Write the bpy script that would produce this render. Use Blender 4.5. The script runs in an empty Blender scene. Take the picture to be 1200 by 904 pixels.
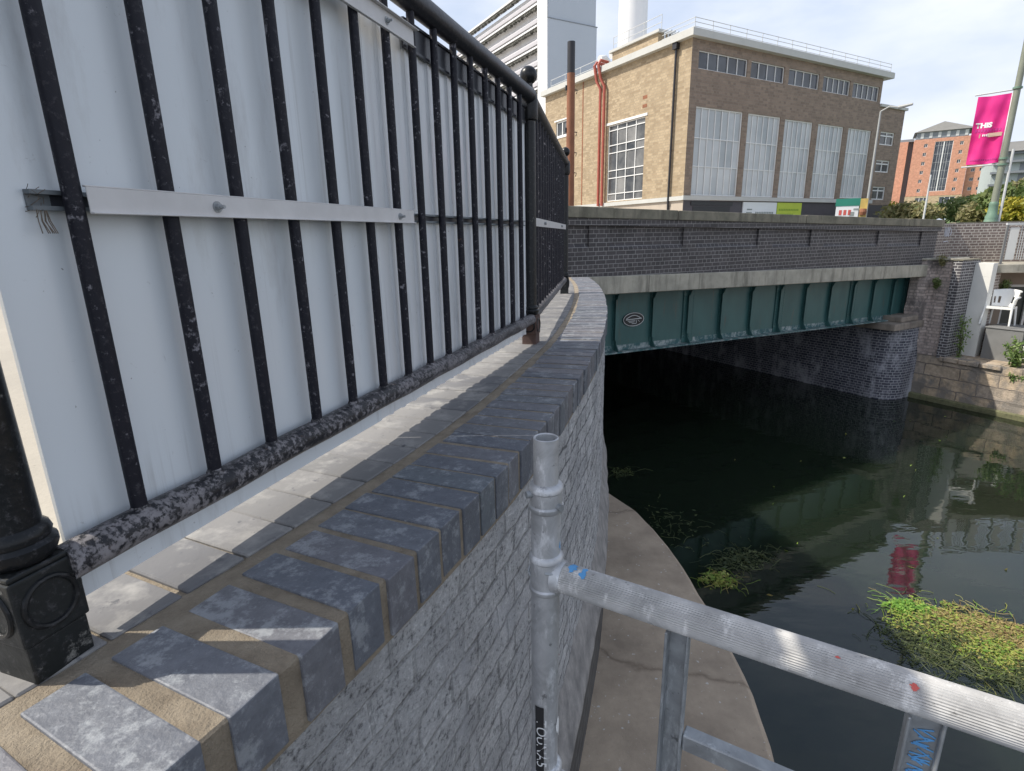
import bpy, bmesh, math, random
from mathutils import Vector, Matrix, noise
random.seed(7)
R = math.radians
scene = bpy.context.scene
COL = scene.collection
# ------------------------------------------------------------------ camera, sky, sun, exposure
cam_d = bpy.data.cameras.new('camera'); cam = bpy.data.objects.new('camera', cam_d); COL.objects.link(cam)
cam_d.sensor_width = 36; cam_d.lens = 643.0/1200*36; cam_d.clip_start = .02; cam_d.clip_end = 3000
PITCH, ROLL = R(15.305), R(-1.082)
fw = Vector((0, math.cos(PITCH), -math.sin(PITCH))); x0 = Vector((1, 0, 0)); u0 = x0.cross(fw)
xr = x0*math.cos(ROLL)+u0*math.sin(ROLL); ur = -x0*math.sin(ROLL)+u0*math.cos(ROLL)
CM = Matrix((xr, ur, -fw)).transposed()
cam.matrix_world = CM.to_4x4()
scene.camera = cam
SUN_EL, SUN_AZ = R(49), R(179)          # azimuth measured from +X, counter-clockwise: the sun stands to the left
sdir = Vector((math.cos(SUN_AZ)*math.cos(SUN_EL), math.sin(SUN_AZ)*math.cos(SUN_EL), math.sin(SUN_EL)))
world = bpy.data.worlds.new('World'); scene.world = world; world.use_nodes = True
wt = world.node_tree; wn = wt.nodes; wl = wt.links
for n_ in list(wn): wn.remove(n_)
sky = wn.new('ShaderNodeTexSky'); sky.sky_type = 'NISHITA'; sky.sun_disc = False
sky.sun_elevation = SUN_EL; sky.sun_rotation = R(270); sky.air_density = 1.0; sky.dust_density = 2.0; sky.ozone_density = 1.0
tc = wn.new('ShaderNodeTexCoord'); mp = wn.new('ShaderNodeMapping'); mp.inputs['Scale'].default_value = (1, 1, 2.6)
mp.inputs['Location'].default_value = (.35, .2, .1)
cn = wn.new('ShaderNodeTexNoise'); cn.inputs['Scale'].default_value = 2.3; cn.inputs['Detail'].default_value = 9; cn.inputs['Roughness'].default_value = .58
cr = wn.new('ShaderNodeValToRGB'); cr.color_ramp.elements[0].position = .36; cr.color_ramp.elements[1].position = .66
cr.color_ramp.elements[0].color = (.5, .5, .5, 1); cr.color_ramp.elements[1].color = (.97, .97, .97, 1)
cn2 = wn.new('ShaderNodeTexNoise'); cn2.inputs['Scale'].default_value = 5; cn2.inputs['Detail'].default_value = 8
ccol = wn.new('ShaderNodeValToRGB'); ccol.color_ramp.elements[0].position = .35; ccol.color_ramp.elements[1].position = .7
ccol.color_ramp.elements[0].color = (4.0, 4.5, 5.5, 1); ccol.color_ramp.elements[1].color = (5.4, 5.65, 6.1, 1)
mix = wn.new('ShaderNodeMix'); mix.data_type = 'RGBA'
bg = wn.new('ShaderNodeBackground'); bg.inputs['Strength'].default_value = .1
wo = wn.new('ShaderNodeOutputWorld')
wl.new(tc.outputs['Generated'], mp.inputs['Vector']); wl.new(mp.outputs[0], cn.inputs['Vector']); wl.new(mp.outputs[0], cn2.inputs['Vector'])
wl.new(cn.outputs['Fac'], cr.inputs['Fac']); wl.new(cn2.outputs['Fac'], ccol.inputs['Fac'])
sx_ = wn.new('ShaderNodeSeparateXYZ'); wl.new(tc.outputs['Generated'], sx_.inputs[0])
mr = wn.new('ShaderNodeMapRange'); mr.inputs['From Min'].default_value = .05; mr.inputs['From Max'].default_value = .75; mr.inputs['To Min'].default_value = .40; mr.inputs['To Max'].default_value = -.35; wl.new(sx_.outputs['Z'], mr.inputs['Value'])
ad = wn.new('ShaderNodeMath'); ad.operation = 'ADD'; ad.use_clamp = True; wl.new(cr.outputs['Color'], ad.inputs[0]); wl.new(mr.outputs[0], ad.inputs[1]); wl.new(ad.outputs[0], mix.inputs['Factor']); wl.new(sky.outputs['Color'], mix.inputs[6]); wl.new(ccol.outputs['Color'], mix.inputs[7])
wl.new(mix.outputs[2], bg.inputs['Color']); wl.new(bg.outputs[0], wo.inputs['Surface'])
sl = bpy.data.lights.new('sun', 'SUN'); sl.energy = 2.7; sl.angle = R(.5); sl.color = (1, .94, .84)
sun = bpy.data.objects.new('sun', sl); COL.objects.link(sun); sun.rotation_euler = (-sdir).to_track_quat('-Z', 'Y').to_euler()
vs = scene.view_settings; vs.view_transform = 'Standard'; vs.look = 'None'; vs.exposure = .92; vs.gamma = 1; vs.use_curve_mapping = False

# ------------------------------------------------------------------ helpers
def at(px, py, r):                       # point seen at photo pixel (px,py), r metres away on the ground plan
    d = CM @ Vector(((px-600)/643.0, -(py-452)/643.0, -1)); return d*(r/math.hypot(d.x, d.y))
def frame(ox, oy, ang, oz=0.): return Matrix.Translation((ox, oy, oz)) @ Matrix.Rotation(ang, 4, 'Z')
I4 = Matrix.Identity(4)
class MB:
    def __init__(s): s.v = []; s.f = []; s.uv = {}
    def add(s, vs_, fs, uvs=None):
        o = len(s.v); s.v += [tuple(p) for p in vs_]
        for i, f in enumerate(fs):
            if uvs: s.uv[len(s.f)] = uvs[i]
            s.f.append([o+k for k in f])
        return s
    def box(s, a, b, m=None):
        x, y, z = a; X, Y, Z = b
        p = [Vector(q) for q in ((x,y,z),(X,y,z),(X,Y,z),(x,Y,z),(x,y,Z),(X,y,Z),(X,Y,Z),(x,Y,Z))]
        if m: p = [m @ q for q in p]
        return s.add(p, [(3,2,1,0),(4,5,6,7),(0,1,5,4),(1,2,6,5),(2,3,7,6),(3,0,4,7)])
    def quad(s, *p): return s.add(p, [tuple(range(len(p)))])
    def prism(s, pts, h0, h1, m=None):    # polygon (x,y) between two z
        n = len(pts); p = [Vector((q[0], q[1], h0)) for q in pts]+[Vector((q[0], q[1], h1)) for q in pts]
        if m: p = [m @ q for q in p]
        return s.add(p, [tuple(range(n-1,-1,-1)), tuple(range(n,2*n))]+[(i,(i+1)%n,n+(i+1)%n,n+i) for i in range(n)])
    def tube(s, pts, r, n=12, cap=True, prof=None):
        pts = [Vector(p) for p in pts]; rr = r if isinstance(r, (list, tuple)) else [r]*len(pts); rings = []
        ref = None
        for i, p in enumerate(pts):
            t = (pts[min(i+1, len(pts)-1)]-pts[max(i-1, 0)]).normalized()
            if ref is None:
                ref = Vector((0,0,1)) if abs(t.z) < .9 else Vector((1,0,0))
            u = t.cross(ref).normalized(); w = u.cross(t); ref = w
            rings.append([p+(u*math.cos(2*math.pi*k/n)+w*math.sin(2*math.pi*k/n))*rr[i]*(prof[k] if prof else 1) for k in range(n)])
        vv = [q for ring in rings for q in ring]; ff = []
        for i in range(len(pts)-1):
            for k in range(n):
                a = i*n+k; b = i*n+(k+1)%n; ff.append((a, b, b+n, a+n))
        if cap: ff += [tuple(range(n-1,-1,-1)), tuple(range((len(pts)-1)*n, len(pts)*n))]
        return s.add(vv, ff)
    def lathe(s, c, prof, n=24):          # profile of (radius, z) about a vertical axis
        c = Vector(c); vv = []; ff = []
        for r, z in prof:
            vv += [c+Vector((r*math.cos(2*math.pi*k/n), r*math.sin(2*math.pi*k/n), z)) for k in range(n)]
        for i in range(len(prof)-1):
            for k in range(n):
                a = i*n+k; b = i*n+(k+1)%n; ff.append((a, b, b+n, a+n))
        ff += [tuple(range(n-1,-1,-1)), tuple(range((len(prof)-1)*n, len(prof)*n))]
        return s.add(vv, ff)
    def build(s, name, mat, parent=None, fr=I4, smooth=False, bevel=0, seg=1):
        me = bpy.data.meshes.new(name); me.from_pydata(s.v, [], s.f)
        uvl = me.uv_layers.new(name='UVMap')
        for p in me.polygons:
            if p.index in s.uv:
                for li, q in zip(p.loop_indices, s.uv[p.index]): uvl.data[li].uv = q
                continue
            n = p.normal
            if abs(n.z) > .75: ax, ay = Vector((1,0,0)), Vector((0,1,0))
            else: ax = Vector((-n.y, n.x, 0)).normalized(); ay = Vector((0,0,1))
            for li in p.loop_indices:
                q = me.vertices[me.loops[li].vertex_index].co; uvl.data[li].uv = (q.dot(ax), q.dot(ay))
        if bevel:
            bm = bmesh.new(); bm.from_mesh(me)
            bm.normal_update()
            ed = [e for e in bm.edges if len(e.link_faces) == 2 and e.calc_face_angle(0) > .6]
            bmesh.ops.bevel(bm, geom=ed, offset=bevel, segments=seg, affect='EDGES', profile=.6, clamp_overlap=True)
            bm.to_mesh(me); bm.free()
        if smooth:
            for p in me.polygons: p.use_smooth = True
            try: me.set_sharp_from_angle(angle=R(38))
            except Exception: pass
        me.materials.append(mat); o = bpy.data.objects.new(name, me); COL.objects.link(o)
        place(o, parent, fr); return o
def wmat(o):
    return o.get('_w') and Matrix([o['_w'][i*4:i*4+4] for i in range(4)]) or I4
def place(o, parent, fr=I4):
    if parent is not None:
        o.parent = parent; o.matrix_parent_inverse = WM[parent.name].inverted()
    o.matrix_basis = fr; WM[o.name] = fr.copy()
WM = {}
def tag(o, label=None, cat=None, group=None, kind=None):
    if label: o['label'] = label
    if cat: o['category'] = cat
    if group: o['group'] = group
    if kind: o['kind'] = kind
    return o
def thing(name, loc, label, cat, group=None, rz=0):
    o = bpy.data.objects.new(name, None); COL.objects.link(o); o.empty_display_size = .1
    m = Matrix.Translation(loc) @ Matrix.Rotation(rz, 4, 'Z'); o.matrix_basis = m; WM[o.name] = m
    return tag(o, label, cat, group)
def dup(root, m, label=None):             # copy a thing, its parts and their sub-parts; m is the world move
    def cp(o, par):
        c = o.copy(); COL.objects.link(c)
        if par: c.parent = par
        for ch in o.children: cp(ch, c)
        return c
    kids = cp(root, None); kids.matrix_basis = m @ root.matrix_basis; WM[kids.name] = kids.matrix_basis.copy()
    if label: kids['label'] = label
    return kids
def text_mesh(name, txt, size, mat, parent, fr, deform=None, depth=.0, bold=0):
    cu = bpy.data.curves.new(name+'_c', 'FONT'); cu.body = txt; cu.size = size; cu.extrude = depth; cu.offset = bold; cu.align_x = 'CENTER'; cu.align_y = 'CENTER'
    to = bpy.data.objects.new(name+'_t', cu); COL.objects.link(to)
    dg = bpy.context.evaluated_depsgraph_get(); me = bpy.data.meshes.new_from_object(to.evaluated_get(dg))
    bpy.data.objects.remove(to); bpy.data.curves.remove(cu)
    me.name = name; me.materials.clear(); me.materials.append(mat)
    if deform:
        for v in me.vertices: v.co = deform(v.co)
    o = bpy.data.objects.new(name, me); COL.objects.link(o); place(o, parent, fr); return o
def wall_open(mb, O, U, N, x0, x1, z0, z1, ops, depth):   # front wall with real openings; N points inward
    O, U, N = Vector(O), Vector(U), Vector(N); Z = Vector((0,0,1))
    P = lambda x, z, d=0: O+U*x+Z*z+N*d
    xs = sorted(set([x0, x1]+[o[0] for o in ops]+[o[1] for o in ops])); zs = sorted(set([z0, z1]+[o[2] for o in ops]+[o[3] for o in ops]))
    for i in range(len(xs)-1):
        for j in range(len(zs)-1):
            cx, cz = (xs[i]+xs[i+1])/2, (zs[j]+zs[j+1])/2
            if any(o[0] < cx < o[1] and o[2] < cz < o[3] for o in ops): continue
            mb.quad(P(xs[i], zs[j]), P(xs[i+1], zs[j]), P(xs[i+1], zs[j+1]), P(xs[i], zs[j+1]))
    for a, b, c, e in ops:
        for (p, q), (r_, t) in (((a,c),(b,c)), ((b,c),(b,e)), ((b,e),(a,e)), ((a,e),(a,c))):
            mb.quad(P(p,q), P(p,q,depth), P(r_,t,depth), P(r_,t))
    return P
# ------------------------------------------------------------------ materials
class NT:
    def __init__(s, name):
        s.m = bpy.data.materials.new(name); s.m.use_nodes = True; s.t = s.m.node_tree; s.n = s.t.nodes; s.l = s.t.links
        s.b = s.n['Principled BSDF']; s.tc = s.n.new('ShaderNodeTexCoord')
    def vec(s, out='Object', scale=(1,1,1)):
        mp_ = s.n.new('ShaderNodeMapping'); mp_.inputs['Scale'].default_value = scale; s.l.new(s.tc.outputs[out], mp_.inputs['Vector']); return mp_.outputs[0]
    def noise(s, sc, det=6, rough=.55, v=None, dist=0):
        q = s.n.new('ShaderNodeTexNoise'); q.inputs['Scale'].default_value = sc; q.inputs['Detail'].default_value = det; q.inputs['Roughness'].default_value = rough
        q.inputs['Distortion'].default_value = dist; s.l.new(v or s.vec(), q.inputs['Vector']); return q.outputs['Fac']
    def ramp(s, fac, stops):
        q = s.n.new('ShaderNodeValToRGB'); e = q.color_ramp.elements
        while len(e) < len(stops): e.new(.5)
        for k, (p, c) in enumerate(stops):
            e[k].position = p; e[k].color = tuple(c)+(1,) if len(c) == 3 else c
        s.l.new(fac, q.inputs['Fac']); return q.outputs['Color']
    def mask(s, fac, a, b): return s.ramp(fac, [(a, (0,0,0)), (b, (1,1,1))])
    def mix(s, fac, a, b, mode='MIX'):
        q = s.n.new('ShaderNodeMix'); q.data_type = 'RGBA'; q.blend_type = mode
        for k, v in ((0, fac), (6, a), (7, b)):
            if isinstance(v, (int, float)): q.inputs[k].default_value = v
            elif isinstance(v, tuple): q.inputs[k].default_value = v+(1,)
            else: s.l.new(v, q.inputs[k])
        return q.outputs[2]
    def math(s, op, a, b=0.):
        q = s.n.new('ShaderNodeMath'); q.operation = op
        for k, v in ((0, a), (1, b)):
            if isinstance(v, (int, float)): q.inputs[k].default_value = v
            else: s.l.new(v, q.inputs[k])
        return q.outputs[0]
    def island(s):
        return s.n.new('ShaderNodeNewGeometry').outputs['Random Per Island']
    def col(s, c):
        if isinstance(c, tuple): s.b.inputs['Base Color'].default_value = c+(1,)
        else: s.l.new(c, s.b.inputs['Base Color'])
        return s
    def bump(s, h, st=.3, dist=.01, prev=None):
        q = s.n.new('ShaderNodeBump'); q.inputs['Strength'].default_value = st; q.inputs['Distance'].default_value = dist; s.l.new(h, q.inputs['Height'])
        if prev: s.l.new(prev, q.inputs['Normal'])
        s.l.new(q.outputs[0], s.b.inputs['Normal']); return q.outputs[0]
    def rough(s, r):
        if isinstance(r, (int, float)): s.b.inputs['Roughness'].default_value = r
        else: s.l.new(r, s.b.inputs['Roughness'])
        return s
    def metal(s, v): s.b.inputs['Metallic'].default_value = v; return s
def plain(name, c, rough=.7, var=.18, sc=6, bump=.12, dist=.004, metal=0, bsc=None, spec=None):
    t = NT(name); n1 = t.noise(sc); n2 = t.noise(sc*.23, 4)
    lo = tuple(x*(1-var) for x in c); hi = tuple(min(1, x*(1+var)) for x in c)
    c1 = t.ramp(n1, [(.3, lo), (.7, hi)]); c2 = t.mix(.45, c1, t.ramp(n2, [(.3, lo), (.7, hi)]))
    t.col(c2).rough(rough).metal(metal)
    if spec is not None: t.b.inputs['Specular IOR Level'].default_value = spec
    if bump: t.bump(t.noise(bsc or sc*6), bump, dist)
    return t.m
def wobble(t, q, amt, sc):
    nz_ = t.n.new('ShaderNodeTexNoise'); nz_.inputs['Scale'].default_value = sc; nz_.inputs['Detail'].default_value = 5; t.l.new(t.tc.outputs['UV'], nz_.inputs['Vector'])
    vm = t.n.new('ShaderNodeVectorMath'); vm.operation = 'MULTIPLY_ADD'; t.l.new(nz_.outputs['Color'], vm.inputs[0]); vm.inputs[1].default_value = (amt,amt,amt); t.l.new(t.tc.outputs['UV'], vm.inputs[2]); t.l.new(vm.outputs[0], q.inputs['Vector'])
def brick(name, c1, c2, mortar, w=.225, h=.075, ms=.006, rough=.75, english=True, stain=None, sc=1, bumpd=.006, stain_amt=(.5, .75), blot=(.35,.5), wob=0):
    t = NT(name); q = t.n.new('ShaderNodeTexBrick')
    if wob: wobble(t, q, wob, 6)
    else: t.l.new(t.tc.outputs['UV'], q.inputs['Vector'])
    q.inputs['Color1'].default_value = c1+(1,); q.inputs['Color2'].default_value = c2+(1,); q.inputs['Mortar'].default_value = mortar+(1,)
    q.inputs['Scale'].default_value = sc; q.inputs['Brick Width'].default_value = w; q.inputs['Row Height'].default_value = h
    q.inputs['Mortar Size'].default_value = ms; q.inputs['Mortar Smooth'].default_value = .15; q.inputs['Bias'].default_value = -.1; q.offset = .5
    if english: q.squash = .5; q.squash_frequency = 2
    n1 = t.noise(1.6, 7); n2 = t.noise(14, 5)
    c = t.mix(blot[0], q.outputs['Color'], t.mix(1, q.outputs['Color'], t.ramp(n2, [(.25, (.45,.45,.45)), (.75, (1.6,1.6,1.6))]), 'MULTIPLY'))
    c = t.mix(blot[1], c, t.mix(1, c, t.ramp(n1, [(.3, (.6,.6,.6)), (.7, (1.35,1.35,1.35))]), 'MULTIPLY'))
    if stain:
        c = t.mix(t.mask(t.noise(2.3, 8, .65, t.vec(scale=(1,1,.55))), *stain_amt), c, stain)
    t.col(c).rough(rough)
    hgt = t.math('ADD', t.math('MULTIPLY', q.outputs['Fac'], -1.0), t.math('MULTIPLY', t.noise(30, 5), .5))
    t.bump(hgt, .7, bumpd); return t.m
def leafmat(name, cols, rough=.6):
    t = NT(name); c = t.ramp(t.island(), [(i/(len(cols)-1), k) for i, k in enumerate(cols)]); t.col(c).rough(rough)
    tr = t.n.new('ShaderNodeBsdfTranslucent'); t.l.new(c, tr.inputs['Color']); ms = t.n.new('ShaderNodeMixShader'); ms.inputs[0].default_value = .3
    t.l.new(t.b.outputs[0], ms.inputs[1]); t.l.new(tr.outputs[0], ms.inputs[2]); t.l.new(ms.outputs[0], t.n['Material Output'].inputs['Surface']); return t.m

# coping bricks: blue engineering bricks with lime bloom
t = NT('blue_brick'); isl = t.island()
base = t.ramp(isl, [(0, (.098,.108,.130)), (.35, (.130,.138,.158)), (.7, (.148,.143,.155)), (1, (.112,.128,.146))])
base = t.mix(.5, base, t.mix(1, base, t.ramp(t.noise(34, 10, .72), [(.32, (.55,.55,.56)), (.68, (1.5,1.5,1.45))]), 'MULTIPLY'))
bl = t.mask(t.noise(19, 12, .76),   .52, .60); fl = t.mask(t.noise(60, 8, .75), .56, .66)
c = t.mix(t.math('MULTIPLY', bl, .42), base, (.42,.44,.45)); c = t.mix(t.math('MULTIPLY', fl, .5), c, (.30,.31,.33))
t.col(c); t.rough(t.ramp(t.noise(14), [(.3, (.42,)*3), (.7, (.62,)*3)]))
t.bump(t.math('ADD', t.noise(45, 8, .6), t.math('MULTIPLY', t.noise(220, 4), .35)), .55, .004); M_BLUE = t.m
# sandy mortar
t = NT('sandy_mortar'); c = t.ramp(t.noise(18, 8, .65), [(.25, (.17,.135,.095)), (.55, (.29,.24,.175)), (.8, (.38,.325,.25))])
t.col(c).rough(.92); t.bump(t.math('ADD', t.noise(26, 6), t.math('MULTIPLY', t.noise(240, 4, .7), .5)), 1.0, .010); M_MORTAR = t.m
# dusty paving bricks
t = NT('dusty_paver'); c = t.ramp(t.island(), [(0, (.15,.147,.143)), (.5, (.205,.198,.19)), (1, (.12,.12,.125))])
c = t.mix(t.mask(t.noise(12, 8, .65), .5, .68), c, (.29,.28,.262)); c = t.mix(t.mask(t.noise(30, 6, .7), .60, .68), c, (.10,.10,.105))
t.col(c).rough(.85); t.bump(t.noise(60, 6), .4, .003); M_PAVER = t.m
# rough grey painted wall face
t = NT('rough_grey_wall'); q = t.n.new('ShaderNodeTexBrick'); wobble(t, q, .016, 7)
q.inputs['Scale'].default_value = 1; q.inputs['Brick Width'].default_value = .225; q.inputs['Row Height'].default_value = .075; q.inputs['Mortar Size'].default_value = .006; q.inputs['Mortar Smooth'].default_value = .5
q.inputs['Color1'].default_value = (.55,.545,.54,1); q.inputs['Color2'].default_value = (.42,.42,.425,1); q.inputs['Mortar'].default_value = (.22,.22,.22,1); q.squash = .5; q.squash_frequency = 2
vv = t.vec('UV'); pits = t.math('ADD', t.math('MULTIPLY', t.noise(26, 10, .7, vv), .5), t.math('MULTIPLY', t.noise(105, 6, .7, vv), .5)); big = t.noise(5, 6, .6, vv)
sxyz = t.n.new('ShaderNodeSeparateXYZ'); t.l.new(vv, sxyz.inputs[0]); far_ = t.math('ADD', t.math('MULTIPLY', sxyz.outputs[0], 1.0), t.math('MULTIPLY', t.noise(3, 4, .6, vv), .9))
smooth_part = t.mask(t.math('MULTIPLY', far_, .25), .70, .90)
c0_ = t.mix(t.math('ADD', t.math('MULTIPLY', smooth_part, .55), .42), (.52,.515,.505), q.outputs['Color']); c = t.mix(t.mask(pits, .39, .49), (.13,.13,.13), c0_); c = t.mix(t.mask(pits, .53, .62), c, (.72,.715,.70)); c = t.mix(t.math('MULTIPLY', t.mask(t.noise(8, 9, .7, t.vec('UV', (1,.6,1))), .55, .63), .65), c, (.46,.46,.47))
c = t.mix(.5, c, t.mix(1, c, t.ramp(big, [(.3, (.55,.55,.55)), (.7, (1.4,1.4,1.4))]), 'MULTIPLY'))
t.col(c).rough(.8); hh = t.math('ADD', t.math('MULTIPLY', q.outputs['Fac'], t.math('SUBTRACT', t.math('MULTIPLY', smooth_part, -.2), .30)), t.math('ADD', pits, t.math('MULTIPLY', t.noise(140, 5, .7, vv), .4)))
t.bump(hh, 1.0, .016); M_WALL = t.m
def peel(name, lo, hi, paint=(.018,.019,.026), under=(.36,.34,.36), sc=26, rough=.34):
    t = NT(name); n = t.math('ADD', t.math('MULTIPLY', t.noise(sc, 10, .72), .8), t.math('MULTIPLY', t.noise(7, 3, .5), .2)); m_ = t.mask(n, lo, hi); c = t.mix(m_, paint, t.ramp(t.noise(60, 5), [(.3, tuple(x*.65 for x in under)), (.7, under)]))
    c = t.mix(t.math('MULTIPLY', t.mask(t.noise(100, 8, .8), .54, .72), .4), c, (.17,.16,.17)); c = t.mix(t.mask(t.noise(16, 8, .75), .66, .72), c, (.12,.065,.04)); t.col(c); t.b.inputs['Specular IOR Level'].default_value = .3; t.rough(t.mix(m_, (rough,)*3, (.85,)*3)); t.bump(t.math('ADD', t.math('MULTIPLY', m_, -.6), t.noise(50, 6)), .5, .0025); return t.m
M_BAR = peel('peeling_black_paint', .57, .63, paint=(.008,.008,.014), sc=70, rough=.55, under=(.26,.25,.27))
M_BRAIL = peel('worn_rail_paint', .48, .55, sc=90, under=(.27,.255,.26), paint=(.02,.02,.023))
M_TRAIL = peel('black_rail_paint', .60, .66, paint=(.018,.019,.025), rough=.38)
M_POST = peel('cast_iron_paint', .60, .66, paint=(.009,.010,.011), under=(.30,.29,.26), sc=14, rough=.32)
M_PBASE = peel('splashed_cast_iron', .57, .63, paint=(.016,.018,.018), under=(.30,.29,.26), sc=22, rough=.4)
M_RUSTFOOT = plain('rusty_iron', (.085,.05,.04), .8, .4, 20, .4)
# hoarding sheets
def sheet(name, c):
    t = NT(name); n = t.noise(1.6, 4, .5, t.vec(scale=(1,1,.35))); g = t.mask(t.noise(7, 9, .7, t.vec(scale=(1,1,.25))), .55, .72); sp = t.mask(t.noise(90, 3, .6), .73, .75)
    k = t.ramp(n, [(.3, tuple(x*.93 for x in c)), (.7, c)]); k = t.mix(t.math('MULTIPLY', g, .5), k, (.40,.39,.37)); k = t.mix(t.math('MULTIPLY', sp, .6), k, (.09,.08,.07))
    run = t.math('MULTIPLY', t.mask(t.noise(1, 6, .65, t.vec(scale=(38,38,1.1))), .56, .70), t.mask(t.noise(2.4, 4), .48, .62)); k = t.mix(t.math('MULTIPLY', run, .45), k, (.34,.33,.31)); k = t.mix(t.math('MULTIPLY', t.mask(t.noise(34, 9, .8, dist=1.5), .63, .67), .35), k, (.30,.29,.28)); t.col(k).rough(.24); t.bump(t.noise(3, 3), .16, .004); return t.m
M_SHEET = sheet('white_sheet', (.74,.78,.80)); M_SHEET2 = sheet('fluted_sheet', (.76,.78,.79))
M_ALU = plain('weathered_aluminium_strip', (.60,.585,.57), .5, .12, 16, .2, .002)
M_CHAN = plain('grey_channel', (.16,.18,.19), .5, .3, 20, .2, .002)
M_DARKCH = plain('dark_channel', (.035,.037,.045), .35, .3, 20, .1, .002)
M_NEST = plain('old_cobweb', (.16,.13,.10), .95, .5, 60, .5)
# scaffold
def galv(name, c, rough, metal=.55):
    t = NT(name); v = t.noise(16, 6, .6, dist=1.0); k = t.ramp(v, [(.3, tuple(x*.62 for x in c)), (.7, c)])
    k = t.mix(t.mask(t.noise(26, 9, .74, t.vec(scale=(1,1,.35))), .54, .64), k, tuple(min(1, x*1.28) for x in c)); k = t.mix(t.mask(t.noise(48, 8, .7), .62, .68), k, tuple(x*.4 for x in c))
    t.col(k).rough(rough).metal(metal); t.bump(t.noise(90, 6), .25, .0015); return t.m
M_GALV = galv('galvanised_steel', (.60,.605,.61), .52); M_RIBALU = galv('ribbed_aluminium', (.54,.53,.51), .62, .3); M_GALVD = galv('dull_galvanised', (.40,.42,.43), .58, .5)
M_BLUEP = plain('blue_spray_paint', (.10,.33,.62), .6, .3, 60, .1); M_REDP = plain('red_paint', (.55,.10,.08), .6, .2, 60, .1)
M_WHITEP = plain('white_paint', (.78,.78,.77), .6, .1, 12, .1); M_BLACKV = plain('black_sticker', (.02,.02,.022), .5, .2, 12, .05)
# concrete and stone
def concrete(name, c, dark, sc=3, dr=True):
    t = NT(name); n = t.noise(sc, 9, .65); k = t.ramp(n, [(.3, dark), (.65, c)])
    if dr: k = t.mix(t.math('MULTIPLY', t.mask(t.noise(5.5, 8, .7, t.vec(scale=(1,1,.12))), .50, .68), .75), k, tuple(x*.32 for x in c))
    k = t.mix(t.mask(t.noise(60, 6, .7), .62, .72), k, tuple(x*.55 for x in c)); t.col(k).rough(.9); t.bump(t.math('ADD', t.noise(28, 7), t.math('MULTIPLY', t.noise(160, 4), .4)), .5, .006); return t.m
M_LEDGE = concrete('brown_concrete', (.44,.35,.255), (.26,.205,.15), 3.4, False)
def add_cracks(m):
    n, l = m.node_tree.nodes, m.node_tree.links; b = n['Principled BSDF']; src = b.inputs['Base Color'].links[0].from_socket; tc_ = n['Texture Coordinate']
    nz_ = n.new('ShaderNodeTexNoise'); nz_.inputs['Scale'].default_value = 3; nz_.inputs['Detail'].default_value = 6; l.new(tc_.outputs['Object'], nz_.inputs['Vector'])
    mx = n.new('ShaderNodeMix'); mx.data_type = 'RGBA'; mx.inputs[0].default_value = .25; l.new(tc_.outputs['Object'], mx.inputs[6]); l.new(nz_.outputs['Color'], mx.inputs[7])
    vo = n.new('ShaderNodeTexVoronoi'); vo.feature = 'DISTANCE_TO_EDGE'; vo.inputs['Scale'].default_value = .62; l.new(mx.outputs[2], vo.inputs['Vector'])
    cr_ = n.new('ShaderNodeValToRGB'); cr_.color_ramp.elements[0].position = .0; cr_.color_ramp.elements[1].position = .009; cr_.color_ramp.elements[0].color = (.62,.60,.58,1); l.new(vo.outputs['Distance'], cr_.inputs['Fac'])
    m2 = n.new('ShaderNodeMix'); m2.data_type = 'RGBA'; m2.blend_type = 'MULTIPLY'; m2.inputs[0].default_value = 1; l.new(src, m2.inputs[6]); l.new(cr_.outputs['Color'], m2.inputs[7])
    w_ = n.new('ShaderNodeTexNoise'); w_.inputs['Scale'].default_value = 38; w_.inputs['Detail'].default_value = 3; l.new(tc_.outputs['Object'], w_.inputs['Vector'])
    wr = n.new('ShaderNodeValToRGB'); wr.color_ramp.elements[0].position = .685; wr.color_ramp.elements[1].position = .73; l.new(w_.outputs['Fac'], wr.inputs['Fac'])
    m3 = n.new('ShaderNodeMix'); m3.data_type = 'RGBA'; l.new(wr.outputs['Color'], m3.inputs[0]); l.new(m2.outputs[2], m3.inputs[6]); m3.inputs[7].default_value = (.55,.52,.47,1); l.new(m3.outputs[2], b.inputs['Base Color'])
add_cracks(M_LEDGE)
M_STRING = concrete('stained_concrete', (.46,.425,.345), (.28,.265,.215)); M_COPE = concrete('mossy_coping', (.27,.245,.185), (.13,.125,.09))
M_FILLET = concrete('grey_fillet', (.33,.31,.29), (.15,.145,.14), 12, False)
M_PAVE = concrete('sunlit_paving', (.47,.42,.34), (.40,.355,.285), 1.5, False)
M_ROAD = plain('asphalt', (.06,.06,.062), .9, .2, 8)
M_GROUND = concrete('street_paving', (.42,.38,.31), (.33,.30,.25), .8, False)
M_PARA = brick('blue_brick_parapet', (.040,.036,.038), (.068,.060,.062), (.24,.23,.22), ms=.006, rough=.55)
M_ABUT = brick('abutment_brick', (.045,.05,.07), (.12,.12,.15), (.34,.34,.35), ms=.009, stain=(.42,.42,.45), stain_amt=(.50,.66), wob=.012)
M_TUN = brick('tunnel_brick', (.045,.042,.04), (.07,.066,.06), (.10,.10,.095), ms=.007)
M_ROUGH = brick('rough_wing_masonry', (.50,.41,.36), (.34,.28,.25), (.30,.26,.235), w=.25, h=.085, ms=.014, stain=(.16,.14,.13), bumpd=.05, wob=.06, stain_amt=(.54,.64), rough=.9)
M_PIER = brick('pier_brick', (.060,.056,.062), (.10,.092,.095), (.42,.41,.40), ms=.010)
M_BWALL = brick('boundary_brick', (.17,.13,.115), (.24,.19,.165), (.46,.42,.37), ms=.012)
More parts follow.
